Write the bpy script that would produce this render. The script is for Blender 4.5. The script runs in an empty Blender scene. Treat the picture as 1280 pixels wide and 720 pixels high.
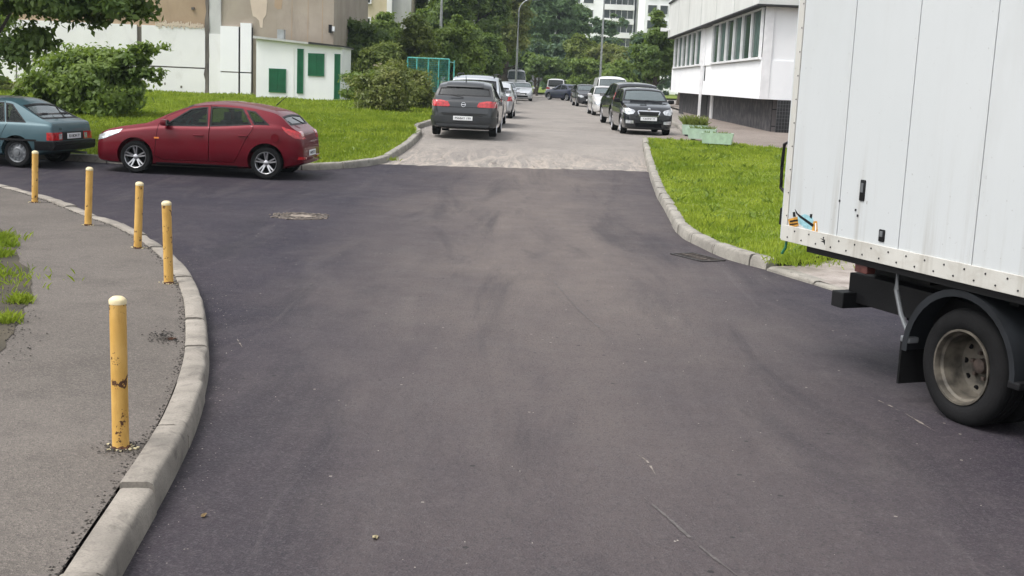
import bpy, bmesh, math, random
import numpy as np
from mathutils import Vector, Matrix
from mathutils.bvhtree import BVHTree
from mathutils.geometry import tessellate_polygon
random.seed(5); rng = np.random.default_rng(5)
R = math.radians; PI = math.pi
scene = bpy.context.scene
C = scene.collection

# ------------------------------------------------------------------ camera, sky, sun, exposure
CZ = 2.1; FPX = 1500.; TH = math.atan(259/1500.); RO = .043
cam = bpy.data.cameras.new('camera'); cam.sensor_width = 36; cam.lens = FPX/1280*36
cam.clip_end = 3000; cam.clip_start = .05
co = bpy.data.objects.new('camera', cam); C.objects.link(co)
co.matrix_world = Matrix.Translation((0, 0, CZ)) @ Matrix.Rotation(PI/2-TH, 4, 'X') @ Matrix.Rotation(RO, 4, 'Z')
scene.camera = co
SUN_EL, SUN_AZ = 60, 245          # high, from the left
w = bpy.data.worlds.new('World'); scene.world = w; w.use_nodes = True
nt = w.node_tree; bg = nt.nodes['Background']
sky = nt.nodes.new('ShaderNodeTexSky'); sky.sky_type = 'NISHITA'; sky.sun_disc = False
sky.sun_elevation = R(SUN_EL); sky.sun_rotation = R(SUN_AZ); sky.air_density = 1.2; sky.dust_density = 4; sky.ozone_density = 1
hs = nt.nodes.new('ShaderNodeHueSaturation'); hs.inputs['Saturation'].default_value = .22
nt.links.new(sky.outputs[0], hs.inputs['Color']); nt.links.new(hs.outputs[0], bg.inputs[0])
bg.inputs[1].default_value = .15
sl = bpy.data.lights.new('sun', 'SUN'); sl.energy = 1.1; sl.angle = R(25); sl.color = (1, .97, .93)
so = bpy.data.objects.new('sun', sl); C.objects.link(so)
sd = Vector((math.sin(R(SUN_AZ))*math.cos(R(SUN_EL)), math.cos(R(SUN_AZ))*math.cos(R(SUN_EL)), math.sin(R(SUN_EL))))
so.rotation_euler = sd.to_track_quat('Z', 'Y').to_euler(); so.location = (0, 0, 60)
vs = scene.view_settings; vs.view_transform = 'Standard'; vs.look = 'None'; vs.gamma = 1; vs.use_curve_mapping = False
vs.exposure = .85

# ------------------------------------------------------------------ terrain height and pixel-to-ground helper
def gz(y):
    t = min(1., max(0., (y-21.5)/14.5)); return .56*t*t*(3-2*t)
def gzn(y):
    t = np.clip((y-21.5)/14.5, 0, 1); return .56*t*t*(3-2*t)
_c, _s = math.cos(RO), math.sin(RO); _a = PI/2-TH
def ray(px, py):
    u = (px-640)/FPX; v = -(py-360)/FPX
    x = _c*u-_s*v; y = _s*u+_c*v; z = -1
    return Vector((x, math.cos(_a)*y-math.sin(_a)*z, math.sin(_a)*y+math.cos(_a)*z))
def G(px, py, off=0):
    d = ray(px, py); lo, hi = .1, 600
    for _ in range(50):
        m = (lo+hi)/2
        if CZ+d.z*m-gz(d.y*m)-off > 0: lo = m
        else: hi = m
    return Vector((d.x*lo, d.y*lo))
def D(px, py, Y):
    d = ray(px, py); k = Y/d.y; return Vector((d.x*k, Y, CZ+d.z*k))

# ------------------------------------------------------------------ materials
def nd(nt, t, **kw):
    n = nt.nodes.new(t)
    for k, v in kw.items():
        if hasattr(n, k): setattr(n, k, v)
        else: n.inputs[k].default_value = v
    return n
def pm(name, col, rough=.6, metal=0, var=.12, scale=4, bump=0, bscale=60, coat=0, col2=None, coord='Object', spec=.5, lo=.35, hi=.65, croughness=.05, trans=None, detail=6):
    m = bpy.data.materials.new(name); m.use_nodes = True; t = m.node_tree; p = t.nodes['Principled BSDF']
    p.inputs['Roughness'].default_value = rough; p.inputs['Metallic'].default_value = metal
    p.inputs['Coat Weight'].default_value = coat; p.inputs['Coat Roughness'].default_value = croughness
    p.inputs['Specular IOR Level'].default_value = spec
    tc = nd(t, 'ShaderNodeTexCoord'); src = tc.outputs[coord]
    if coord == 'World':
        src = nd(t, 'ShaderNodeNewGeometry').outputs['Position']
    n = nd(t, 'ShaderNodeTexNoise', Scale=scale, Detail=detail); t.links.new(src, n.inputs['Vector'])
    mr = nd(t, 'ShaderNodeValToRGB'); mr.color_ramp.elements[0].position = lo; mr.color_ramp.elements[1].position = hi
    c2 = col2 if col2 else tuple(min(1, c*(1+var)) for c in col)
    c1 = col if col2 else tuple(c*(1-var) for c in col)
    mr.color_ramp.elements[0].color = (*c1, 1); mr.color_ramp.elements[1].color = (*c2, 1)
    t.links.new(n.outputs['Fac'], mr.inputs[0]); t.links.new(mr.outputs[0], p.inputs['Base Color'])
    if bump:
        b = nd(t, 'ShaderNodeBump', Strength=bump, Distance=.01); n2 = nd(t, 'ShaderNodeTexNoise', Scale=bscale, Detail=4)
        t.links.new(src, n2.inputs['Vector']); t.links.new(n2.outputs['Fac'], b.inputs['Height']); t.links.new(b.outputs[0], p.inputs['Normal'])
    return m
def geo(t): return nd(t, 'ShaderNodeNewGeometry').outputs['Position']
def mathn(t, op, a, b=None, clamp=False):
    n = nd(t, 'ShaderNodeMath', operation=op); n.use_clamp = clamp
    for i, v in enumerate((a, b)):
        if v is None: continue
        if isinstance(v, (int, float)): n.inputs[i].default_value = v
        else: t.links.new(v, n.inputs[i])
    return n.outputs[0]
def mixc(t, f, a, b):
    n = nd(t, 'ShaderNodeMix', data_type='RGBA')
    for i, v in ((0, f), (6, a), (7, b)):
        if isinstance(v, (int, float)): n.inputs[i].default_value = v
        elif isinstance(v, tuple): n.inputs[i].default_value = (*v, 1)
        else: t.links.new(v, n.inputs[i])
    return n.outputs[2]
def noise(t, vec, scale, detail=5, rough=.55, sx=None, dist=0):
    if sx:
        mp = nd(t, 'ShaderNodeMapping'); mp.inputs['Scale'].default_value = sx[0:3]; mp.inputs['Rotation'].default_value = (0, 0, sx[3] if len(sx) > 3 else 0)
        t.links.new(vec, mp.inputs[0]); vec = mp.outputs[0]
    n = nd(t, 'ShaderNodeTexNoise', Scale=scale, Detail=detail, Roughness=rough, Distortion=dist); t.links.new(vec, n.inputs['Vector']); return n.outputs['Fac']
def ramp(t, f, lo, hi):
    n = nd(t, 'ShaderNodeMapRange'); n.inputs[1].default_value = lo; n.inputs[2].default_value = hi; t.links.new(f, n.inputs[0]); return n.outputs[0]

def asphalt_new():
    m = bpy.data.materials.new('fresh_asphalt'); m.use_nodes = True; t = m.node_tree; p = t.nodes['Principled BSDF']; g = geo(t)
    c = mixc(t, ramp(t, noise(t, g, .22, 4), .38, .62), (.016, .0125, .023), (.034, .027, .036))
    c = mixc(t, mathn(t, 'MULTIPLY', ramp(t, noise(t, g, 1, 6, .6, (1.1, .28, 1, -.12), 1.2), .5, .75), .55), c, (.085, .074, .074))
    c = mixc(t, mathn(t, 'MULTIPLY', ramp(t, noise(t, g, 1.7, 7, .65, None, .8), .54, .72), .5), c, (.030, .028, .036))
    c = mixc(t, mathn(t, 'MULTIPLY', ramp(t, noise(t, g, 9, 6, .7), .5, .8), .5), c, (.075, .068, .072))
    # dust carried along the driven lane, darker fresh bitumen towards the kerbs
    sp_ = nd(t, 'ShaderNodeSeparateXYZ'); t.links.new(g, sp_.inputs[0])
    lane = mathn(t, 'ABSOLUTE', mathn(t, 'SUBTRACT', mathn(t, 'ADD', sp_.outputs[0], mathn(t, 'MULTIPLY', noise(t, g, .35, 3), 2.4)), 1.6))
    far_ = ramp(t, sp_.outputs[1], 5, 13)
    lf = mathn(t, 'MULTIPLY', ramp(t, lane, 3.1, .5), mathn(t, 'ADD', mathn(t, 'MULTIPLY', far_, .50), .40))
    lf = mathn(t, 'MULTIPLY', lf, mathn(t, 'ADD', noise(t, g, 1.3, 6, .65, (1.5, .35, 1, -.1)), .4))
    c = mixc(t, lf, c, (.135, .112, .100))
    dk = mathn(t, 'MULTIPLY', ramp(t, noise(t, g, .8, 7, .65, (1.4, .22, 1, .1), .8), .52, .66), .5)
    c = mixc(t, dk, c, (.015, .013, .019))
    c = mixc(t, mathn(t, 'MULTIPLY', ramp(t, noise(t, g, 2.2, 7, .7, (2.2, .16, 1, -.25), .6), .60, .72), .4), c, (.10, .088, .088))
    # aggregate
    v = nd(t, 'ShaderNodeTexVoronoi', Scale=95); t.links.new(g, v.inputs['Vector'])
    sep = nd(t, 'ShaderNodeSeparateColor'); t.links.new(v.outputs['Color'], sep.inputs[0])
    c = mixc(t, mathn(t, 'MULTIPLY', ramp(t, sep.outputs[0], .6, 1.), .3), c, (.13, .12, .125))
    c = mixc(t, mathn(t, 'MULTIPLY', ramp(t, sep.outputs[1], .7, 1.), .5), c, (.02, .02, .024))
    # rare pale specks
    v2 = nd(t, 'ShaderNodeTexVoronoi', Scale=5.5); t.links.new(g, v2.inputs['Vector'])
    sp = mathn(t, 'LESS_THAN', v2.outputs['Distance'], .055)
    sp2 = nd(t, 'ShaderNodeSeparateColor'); t.links.new(v2.outputs['Color'], sp2.inputs[0])
    sp = mathn(t, 'MULTIPLY', sp, mathn(t, 'GREATER_THAN', sp2.outputs[0], .74))
    c = mixc(t, mathn(t, 'MULTIPLY', sp, .7), c, (.3, .27, .24))
    sp = mathn(t, 'MULTIPLY', mathn(t, 'LESS_THAN', v2.outputs['Distance'], .09), mathn(t, 'LESS_THAN', sp2.outputs[0], .18))
    c = mixc(t, mathn(t, 'MULTIPLY', sp, .7), c, (.014, .014, .016))
    t.links.new(c, p.inputs['Base Color'])
    t.links.new(mathn(t, 'ADD', mathn(t, 'MULTIPLY', noise(t, g, 2.5, 4), .3), .6), p.inputs['Roughness']); p.inputs['Specular IOR Level'].default_value = .25
    b = nd(t, 'ShaderNodeBump', Strength=.55, Distance=.006); t.links.new(mathn(t, 'ADD', v.outputs['Distance'], noise(t, g, 30, 4)), b.inputs['Height']); t.links.new(b.outputs[0], p.inputs['Normal'])
    return m
def asphalt_old(name, a, b_, dirt, streak=True, ag=.5):
    m = bpy.data.materials.new(name); m.use_nodes = True; t = m.node_tree; p = t.nodes['Principled BSDF']; g = geo(t)
    c = mixc(t, ramp(t, noise(t, g, .6, 6), .35, .65), a, b_)
    c = mixc(t, mathn(t, 'MULTIPLY', ramp(t, noise(t, g, 3, 6, .7), .5, .7), .6), c, tuple(x*.62 for x in a))
    if streak:
        sepx = nd(t, 'ShaderNodeSeparateXYZ'); t.links.new(g, sepx.inputs[0])
        near = ramp(t, sepx.outputs[1], 31.5, 26.5)
        st = ramp(t, noise(t, g, 1, 7, .65, (3.2, .55, 1, .25), 1.5), .44, .6)
        c = mixc(t, mathn(t, 'MULTIPLY', near, mathn(t, 'MULTIPLY', st, .95)), c, dirt)
        st2 = ramp(t, noise(t, g, 1.2, 7, .7, (2.6, .7, 1, .5), 2), .56, .66)
        c = mixc(t, mathn(t, 'MULTIPLY', near, st2), c, (.07, .058, .05))
    v = nd(t, 'ShaderNodeTexVoronoi', Scale=120); t.links.new(g, v.inputs['Vector'])
    sep = nd(t, 'ShaderNodeSeparateColor'); t.links.new(v.outputs['Color'], sep.inputs[0])
    c = mixc(t, mathn(t, 'MULTIPLY', ramp(t, sep.outputs[0], .6, 1.), ag), c, tuple(min(.6, x*1.8) for x in b_))
    c = mixc(t, mathn(t, 'MULTIPLY', ramp(t, sep.outputs[1], .6, 1.), ag), c, tuple(x*.35 for x in a))
    t.links.new(c, p.inputs['Base Color']); p.inputs['Roughness'].default_value = .85
    b = nd(t, 'ShaderNodeBump', Strength=.6, Distance=.006); t.links.new(mathn(t, 'ADD', v.outputs['Distance'], noise(t, g, 25, 4)), b.inputs['Height']); t.links.new(b.outputs[0], p.inputs['Normal'])
    return m
def concrete(name, a, b_, stain=(.075, .065, .055), sa=.75):
    m = bpy.data.materials.new(name); m.use_nodes = True; t = m.node_tree; p = t.nodes['Principled BSDF']; g = geo(t)
    c = mixc(t, ramp(t, noise(t, g, 3, 6), .35, .65), a, b_)
    c = mixc(t, mathn(t, 'MULTIPLY', ramp(t, noise(t, g, 7, 7, .7, None, 1), .53, .72), sa), c, stain)
    c = mixc(t, mathn(t, 'MULTIPLY', ramp(t, noise(t, g, 90, 3), .45, .7), .4), c, tuple(x*.55 for x in a))
    t.links.new(c, p.inputs['Base Color']); p.inputs['Roughness'].default_value = .9
    b = nd(t, 'ShaderNodeBump', Strength=.5, Distance=.008); t.links.new(noise(t, g, 45, 6, .7), b.inputs['Height']); t.links.new(b.outputs[0], p.inputs['Normal'])
    return m
def leafmat(name, a, b_, trans=.35, rough=.5, sc=.9):
    m = bpy.data.materials.new(name); m.use_nodes = True; t = m.node_tree; p = t.nodes['Principled BSDF']; g = geo(t)
    c = mixc(t, ramp(t, noise(t, g, sc, 5, .7), .38, .62), a, b_)
    c = mixc(t, mathn(t, 'MULTIPLY', ramp(t, noise(t, g, 12, 2), .4, .7), .5), c, tuple(x*.5 for x in a))
    t.links.new(c, p.inputs['Base Color']); p.inputs['Roughness'].default_value = rough; p.inputs['Specular IOR Level'].default_value = .3
    tr = nd(t, 'ShaderNodeBsdfTranslucent'); mul = mixc(t, .5, c, (.25, .35, .03)); t.links.new(mul, tr.inputs[0])
    mx = nd(t, 'ShaderNodeMixShader'); mx.inputs[0].default_value = trans
    t.links.new(p.outputs[0], mx.inputs[1]); t.links.new(tr.outputs[0], mx.inputs[2]); t.links.new(mx.outputs[0], t.nodes['Material Output'].inputs[0])
    return m
def glassmat(name, tint, opacity, rough=.03):
    m = bpy.data.materials.new(name); m.use_nodes = True; t = m.node_tree; p = t.nodes['Principled BSDF']
    p.inputs['Base Color'].default_value = (*tint, 1); p.inputs['Roughness'].default_value = rough; p.inputs['Specular IOR Level'].default_value = .8
    n = nd(t, 'ShaderNodeTexNoise', Scale=3.); tc = nd(t, 'ShaderNodeTexCoord'); t.links.new(tc.outputs['Object'], n.inputs['Vector'])
    t.links.new(mathn(t, 'MULTIPLY', n.outputs['Fac'], rough*3), p.inputs['Roughness'])
    tr = nd(t, 'ShaderNodeBsdfTransparent'); tr.inputs[0].default_value = (.75, .8, .78, 1)
    fr = nd(t, 'ShaderNodeFresnel', IOR=1.5); f = mathn(t, 'ADD', fr.outputs[0], opacity, True)
    mx = nd(t, 'ShaderNodeMixShader'); t.links.new(f, mx.inputs[0]); t.links.new(tr.outputs[0], mx.inputs[1]); t.links.new(p.outputs[0], mx.inputs[2])
    t.links.new(mx.outputs[0], t.nodes['Material Output'].inputs[0]); return m
M = {}
M['asph'] = asphalt_new()
M['old'] = asphalt_old('old_asphalt', (.19, .172, .158), (.26, .235, .21), (.42, .36, .30))
M['walk'] = asphalt_old('sidewalk_asphalt', (.088, .075, .064), (.128, .111, .097), (.2, .2, .2), False, .5)
M['pave'] = asphalt_old('pavement_asphalt', (.17, .14, .12), (.22, .185, .16), (.2, .2, .2), False, .4)
M['kerb'] = concrete('kerb_concrete', (.20, .18, .155), (.31, .28, .24))
M['kerb2'] = concrete('kerb_concrete_light', (.22, .205, .18), (.33, .31, .27))
M['slab'] = concrete('slab_concrete', (.26, .225, .20), (.38, .34, .31), (.15, .12, .10), .7)
M['soil'] = concrete('soil', (.075, .06, .045), (.13, .105, .08), (.04, .035, .02), .6)
M['lawn'] = leafmat('lawn_base', (.11, .155, .012), (.18, .23, .025), .0, .9, 1.1)
M['blade'] = leafmat('grass_blade', (.18, .265, .016), (.37, .44, .05), .38, .6, .8)
M['black'] = pm('black_plastic', (.008, .008, .009), .5, bump=.1, spec=.25)
M['blackm'] = pm('black_matt', (.005, .005, .006), .9, spec=.1)
M['rubber'] = pm('tyre_rubber', (.010, .010, .0105), .85, var=.3, bump=.3, bscale=90, spec=.15)
M['chrome'] = pm('chrome', (.7, .7, .72), .18, 1)
M['alloy'] = pm('alloy', (.55, .55, .57), .3, .9)
M['glass'] = glassmat('car_glass', (.02, .03, .03), .12)
M['glassd'] = glassmat('dark_glass', (.015, .018, .02), .72)
M['glassw'] = glassmat('windscreen_glass', (.16, .19, .20), .5)
M['white'] = pm('white_paint', (.78, .79, .8), .5, var=.05)
M['lamp'] = pm('headlamp', (.62, .64, .66), .12, .5, coat=1, var=.3, scale=14)
M['red'] = pm('tail_lamp_red', (.42, .012, .016), .15, coat=1, var=.35, scale=16)
M['orange'] = pm('indicator_orange', (.7, .2, .02), .2, coat=1)
M['bark'] = pm('bark', (.07, .055, .045), .9, var=.4, scale=9, bump=.6, bscale=25)

# ------------------------------------------------------------------ mesh helpers
def tag(o, label=None, cat=None, group=None, kind=None):
    for k, v in (('label', label), ('category', cat), ('group', group), ('kind', kind)):
        if v: o[k] = v
    return o
def empty(name, loc=(0, 0, 0), rz=0, label=None, cat=None, group=None):
    o = bpy.data.objects.new(name, None); C.objects.link(o); o.location = loc; o.rotation_euler = (0, 0, rz); o.empty_display_size = .2
    return tag(o, label, cat, group)
def link(name, me, m, parent=None, smooth=None):
    o = bpy.data.objects.new(name, me); C.objects.link(o)
    me.materials.clear()
    for x in (m if isinstance(m, (list, tuple)) else [m]): me.materials.append(x)
    if parent: o.parent = parent
    if smooth is not None:
        for p in me.polygons: p.use_smooth = True
        me.set_sharp_from_angle(angle=R(smooth))
    return o
def bmobj(name, bm, m, parent=None, smooth=None):
    bmesh.ops.recalc_face_normals(bm, faces=bm.faces)
    me = bpy.data.meshes.new(name); bm.to_mesh(me); bm.free(); return link(name, me, m, parent, smooth)
def box(bm, c, s, rz=0, bev=0, mat=None, rot=None):
    b2 = bmesh.new(); bmesh.ops.create_cube(b2, size=1)
    bmesh.ops.scale(b2, vec=s, verts=b2.verts)
    if bev: bmesh.ops.bevel(b2, geom=b2.edges[:], offset=bev, segments=2, affect='EDGES', profile=.6)
    Mx = Matrix.Translation(c) @ (rot if rot else Matrix.Rotation(rz, 4, 'Z'))
    b2.transform(Mx)
    if mat is not None:
        for f in b2.faces: f.material_index = mat
    me = bpy.data.meshes.new('t'); b2.to_mesh(me); b2.free(); bm.from_mesh(me); bpy.data.meshes.remove(me)
def tube(bm, pts, rads, n=8, caps=True):
    pts = [Vector(p) for p in pts]
    if isinstance(rads, (int, float)): rads = [rads]*len(pts)
    rings = []
    for i, p in enumerate(pts):
        d = (pts[min(i+1, len(pts)-1)]-pts[max(i-1, 0)]).normalized()
        q = d.to_track_quat('Z', 'Y').to_matrix()
        rings.append([bm.verts.new(p+q @ Vector((math.cos(a)*rads[i], math.sin(a)*rads[i], 0))) for a in [2*PI*k/n for k in range(n)]])
    for a, b in zip(rings, rings[1:]):
        for k in range(n): bm.faces.new((a[k], a[(k+1) % n], b[(k+1) % n], b[k]))
    if caps: bm.faces.new(rings[0][::-1]); bm.faces.new(rings[-1])
def lathe(bm, prof, n=32, axis='Y', c=(0, 0, 0), mat=None, close=False, cap=True):
    # prof: list of (radius, along)
    rings = []
    for r, h in prof:
        ring = []
        for k in range(n):
            a = 2*PI*k/n; p = Vector((math.cos(a)*r, h, math.sin(a)*r)) if axis == 'Y' else Vector((math.cos(a)*r, math.sin(a)*r, h))
            ring.append(bm.verts.new(p+Vector(c)))
        rings.append(ring)
    prs = list(zip(rings, rings[1:]))
    if close: prs.append((rings[-1], rings[0]))
    for a, b in prs:
        for k in range(n):
            f = bm.faces.new((a[k], a[(k+1) % n], b[(k+1) % n], b[k]))
            if mat is not None: f.material_index = mat
    if not close and cap:
        for rg, r in ((rings[0], prof[0][0]), (rings[-1], prof[-1][0])):
            if r > .001:
                f = bm.faces.new(rg)
                if mat is not None: f.material_index = mat
def prism(poly, axis, a, b):
    """closed prism from 2D polygon; axis 'Y': poly in (x,z); axis 'X': poly in (y,z); axis 'Z': poly in (x,y)"""
    bm = bmesh.new()
    def P(u, v, w): return {'Y': (u, w, v), 'X': (w, u, v), 'Z': (u, v, w)}[axis]
    A = [bm.verts.new(P(u, v, a)) for u, v in poly]; B = [bm.verts.new(P(u, v, b)) for u, v in poly]
    n = len(poly); bm.faces.new(A); bm.faces.new(B[::-1])
    for i in range(n): bm.faces.new((A[i], B[i], B[(i+1) % n], A[(i+1) % n]))
    bmesh.ops.recalc_face_normals(bm, faces=bm.faces)
    return bm
def ringprism(pin, pout, axis, a, b):
    bm = bmesh.new()
    def P(u, v, w): return {'Y': (u, w, v), 'X': (w, u, v)}[axis]
    L = [[bm.verts.new(P(u, v, w)) for u, v in pl] for pl in (pin, pout) for w in (a, b)]
    n = len(pin)
    for i in range(n):
        j = (i+1) % n
        for p, q in ((0, 1), (1, 3), (3, 2), (2, 0)): bm.faces.new((L[p][i], L[q][i], L[q][j], L[p][j]))
    bmesh.ops.recalc_face_normals(bm, faces=bm.faces)
    return bm
def tomesh(bm):
    me = bpy.data.meshes.new('t'); bm.to_mesh(me); bm.free(); return me
def joinbm(lst):
    bm = bmesh.new()
    for b in lst:
        me = tomesh(b); bm.from_mesh(me); bpy.data.meshes.remove(me)
    return bm
_ta = bpy.data.objects.new('tmp_a', bpy.data.meshes.new('x')); _tb = bpy.data.objects.new('tmp_b', bpy.data.meshes.new('x'))
_md = _ta.modifiers.new('b', 'BOOLEAN'); _md.object = _tb
def boo(a, b, op='DIFFERENCE'):
    """a, b meshes -> new mesh"""
    C.objects.link(_ta); C.objects.link(_tb)
    _ta.data = a; _tb.data = b; _md.operation = op; res = None
    for sol in ('MANIFOLD', 'EXACT'):
        _md.solver = sol
        bpy.context.view_layer.update()
        dg = bpy.context.evaluated_depsgraph_get()
        res = bpy.data.meshes.new_from_object(_ta.evaluated_get(dg), depsgraph=dg)
        if len(res.polygons): 
            if sol == 'MANIFOLD' and op == 'DIFFERENCE' and len(res.vertices) == len(a.vertices): continue
            break
    C.objects.unlink(_ta); C.objects.unlink(_tb)
    return res
def offpoly(poly, d):
    """outward offset of simple polygon"""
    n = len(poly); A = sum(poly[i][0]*poly[(i+1) % n][1]-poly[(i+1) % n][0]*poly[i][1] for i in range(n))
    s = 1 if A > 0 else -1; out = []
    for i in range(n):
        p0, p1, p2 = [Vector(poly[(i+k) % n]) for k in (-1, 0, 1)]
        e1 = (p1-p0).normalized(); e2 = (p2-p1).normalized()
        n1 = Vector((e1.y, -e1.x))*s; n2 = Vector((e2.y, -e2.x))*s
        m = (n1+n2); m = m/max(.35, m.length_squared)*2 if m.length > 1e-6 else n1
        out.append(tuple(p1+m*d))
    return out
def catmull(pts, step=.25):
    P = [Vector(p) for p in pts]; P = [P[0]*2-P[1]]+P+[P[-1]*2-P[-2]]; out = []
    for i in range(1, len(P)-2):
        n = max(1, int((P[i+1]-P[i]).length/step))
        for k in range(n):
            t = k/n; a, b, c, d = P[i-1:i+3]
            out.append(.5*((2*b)+(-a+c)*t+(2*a-5*b+4*c-d)*t*t+(-a+3*b-3*c+d)*t**3))
    out.append(P[-2]); return out
def smoothstep(a, b, x):
    t = min(1, max(0, (x-a)/(b-a))); return t*t*(3-2*t)

YS = [21.5+.725*k for k in range(21)]
def drape(name, poly, off, m, kind='structure', parent=None):
    bm = bmesh.new(); vs_ = [bm.verts.new((p[0], p[1], 0)) for p in poly]
    tri = tessellate_polygon([[Vector((p[0], p[1], 0)) for p in poly]])
    for t in tri:
        try: bm.faces.new([vs_[i] for i in t])
        except ValueError: pass
    for y in YS:
        bmesh.ops.bisect_plane(bm, geom=bm.verts[:]+bm.edges[:]+bm.faces[:], plane_co=(0, y, 0), plane_no=(0, 1, 0), dist=1e-5)
    for v in bm.verts: v.co.z = gz(v.co.y)+off
    bmesh.ops.recalc_face_normals(bm, faces=bm.faces)
    for f in bm.faces:
        if f.normal.z < 0: f.normal_flip()
    me = bpy.data.meshes.new(name); bm.to_mesh(me); bm.free()
    o = link(name, me, m, parent)
    if kind and not parent: o['kind'] = kind
    return o
def gzl(y):   # piecewise linear ground like the draped sheets
    if y <= 21.5: return 0.
    if y >= 36: return .56
    u = (y-21.5)/.725; k = math.floor(u); a, b = gz(21.5+.725*k), gz(21.5+.725*(k+1)); return a+(b-a)*(u-k)
def offset_path(path, d):
    out = []
    for i, p in enumerate(path):
        t = (path[min(i+1, len(path)-1)]-path[max(i-1, 0)]).normalized()
        out.append(p+Vector((-t.y, t.x))*d)
    return out
def kerb(name, path, m, h=.15, w=.17, stone=1.0):
    """path = road-side foot; body lies to the LEFT of travel direction"""
    bm = bmesh.new(); s = [0]
    for a, b in zip(path, path[1:]): s.append(s[-1]+(b-a).length)
    tot = s[-1]; S = 0
    def at(d):
        d = min(max(d, 0), tot)
        for i in range(len(s)-1):
            if s[i+1] >= d: break
        k = (d-s[i])/max(1e-6, s[i+1]-s[i]); p = path[i].lerp(path[i+1], k)
        t0 = (path[min(i+1, len(path)-1)]-path[max(i-1, 0)]).normalized(); t1 = (path[min(i+2, len(path)-1)]-path[i]).normalized()
        t = t0.lerp(t1, k).normalized(); return p, Vector((-t.y, t.x))
    sec = [(0, -.06), (.004, h*.5), (.012, h-.03), (.018, h-.01), (.035, h), (w*.5, h+.002), (w-.012, h), (w, h-.012), (w, -.06)]
    while S < tot-.1:
        E = min(S+stone-.022, tot); n = max(2, int((E-S)/.2)); rings = []
        dz = random.uniform(-.010, .010); dn = random.uniform(-.010, .010); tl = random.uniform(-.014, .014)
        for k in range(n+1):
            d = S+(E-S)*k/n; p, nn = at(d); z0 = gz(p.y)+dz+tl*(k/n-.5); sh = .012 if k in (0, n) else 0
            ch = random.uniform(0, .022) if random.random() < .35 else 0
            rings.append([bm.verts.new((p.x+nn.x*(u+dn+(ch if 1 < q < 5 else 0)), p.y+nn.y*(u+dn+(ch if 1 < q < 5 else 0)), z0+v-(sh*.5 if q in (3, 4, 5, 6) else 0)-(ch*.6 if q in (3, 4) else 0))) for q, (u, v) in enumerate(sec)])
        for a, b in zip(rings, rings[1:]):
            for q in range(len(sec)-1): bm.faces.new((a[q], a[q+1], b[q+1], b[q]))
        bm.faces.new(rings[0]); bm.faces.new(rings[-1])
        S += stone
    return tag(bmobj(name, bm, m, None, 50), kind='structure')

# ------------------------------------------------------------------ ground, roads, kerbs, lawns
drape('ground', [(-305, -45), (305, -45), (305, 425), (-305, 425)], 0, M['soil'])
j0, j1 = G(478, 206), G(806, 214.5)
jt = [j0+(j1-j0)*t+Vector((0, random.uniform(-.07, .07))) for t in [k/44 for k in range(45)]]
drape('road', [(-60, -30), (14, -30), (14, 25), (4.5, 25.0), (j1.x, j1.y)]+[tuple(p) for p in jt[::-1]]+[(j0.x-.1, j0.y), (j0.x-.6, j0.y+1.2), (-60, j0.y+6)], .008, M['asph'])
drape('old_road', [(-6, 21.5), (5.4, 21.5), (5.2, 34), (40, 34.5), (40, 150), (60, 175), (-60, 175), (-60, 145), (-2.6, 140), (-4.2, 34)], .004, M['old'])
# right kerb: from its near end to the far road
kr = [G(*p) for p in ((956, 338), (908, 325), (873, 309), (847, 293), (828, 260), (817, 238), (810, 215), (805, 195), (802.5, 177.5))]
krp = catmull(kr); krp = krp[::-1]     # body to the left of travel => travel towards the camera along the right kerb
kerb('kerb', krp, M['kerb2'], h=.15)
inner_r = offset_path(krp, .15)
pf0, pf1 = G(803, 172, .13), G(985, 186.5, .13)
dr = (pf1-pf0)/(pf1.x-pf0.x)
lawn_r = [tuple(p) for p in inner_r]+[tuple(G(1000, 326, .12)), tuple(G(1065, 314, .12)), (14, 17.5), (14, (pf0+dr*(14-pf0.x)).y), tuple(pf1), tuple(pf0)]
drape('right_lawn', lawn_r, .135, M['lawn'])
drape('pavement', [tuple(pf0+Vector((.05, -.1))), tuple(pf1+Vector((0, -.1))), (14, (pf0+dr*(14-pf0.x)).y-.1), (40, 25), (40, 90), (12.5, 110), (10.6, 80), (5.6, 37.5), (4.6, 36.2), (4.0, 35.3)], .128, M['pave'])
# concrete crossover beside the kerb end (behind the truck)
lk = [G(*p) for p in ((958, 339), (1000, 352), (1046, 366))]
d = (lk[-1]-lk[0]).normalized()
lk2 = [lk[0], lk[1], lk[2], lk[2]+d*2, lk[2]+d*9]
kerb('kerb', catmull(lk2, .3), M['kerb2'], h=.05, w=.2)
drape('driveway', [tuple(lk[0]+Vector((.06, .06))), tuple(lk[2]+Vector((.06, .06))), tuple(lk[2]+d*9+Vector((.06, .1))), (15, 17.6), tuple(G(1065, 313, .12)), tuple(G(1000, 325, .12))], .052, M['slab'])
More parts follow.
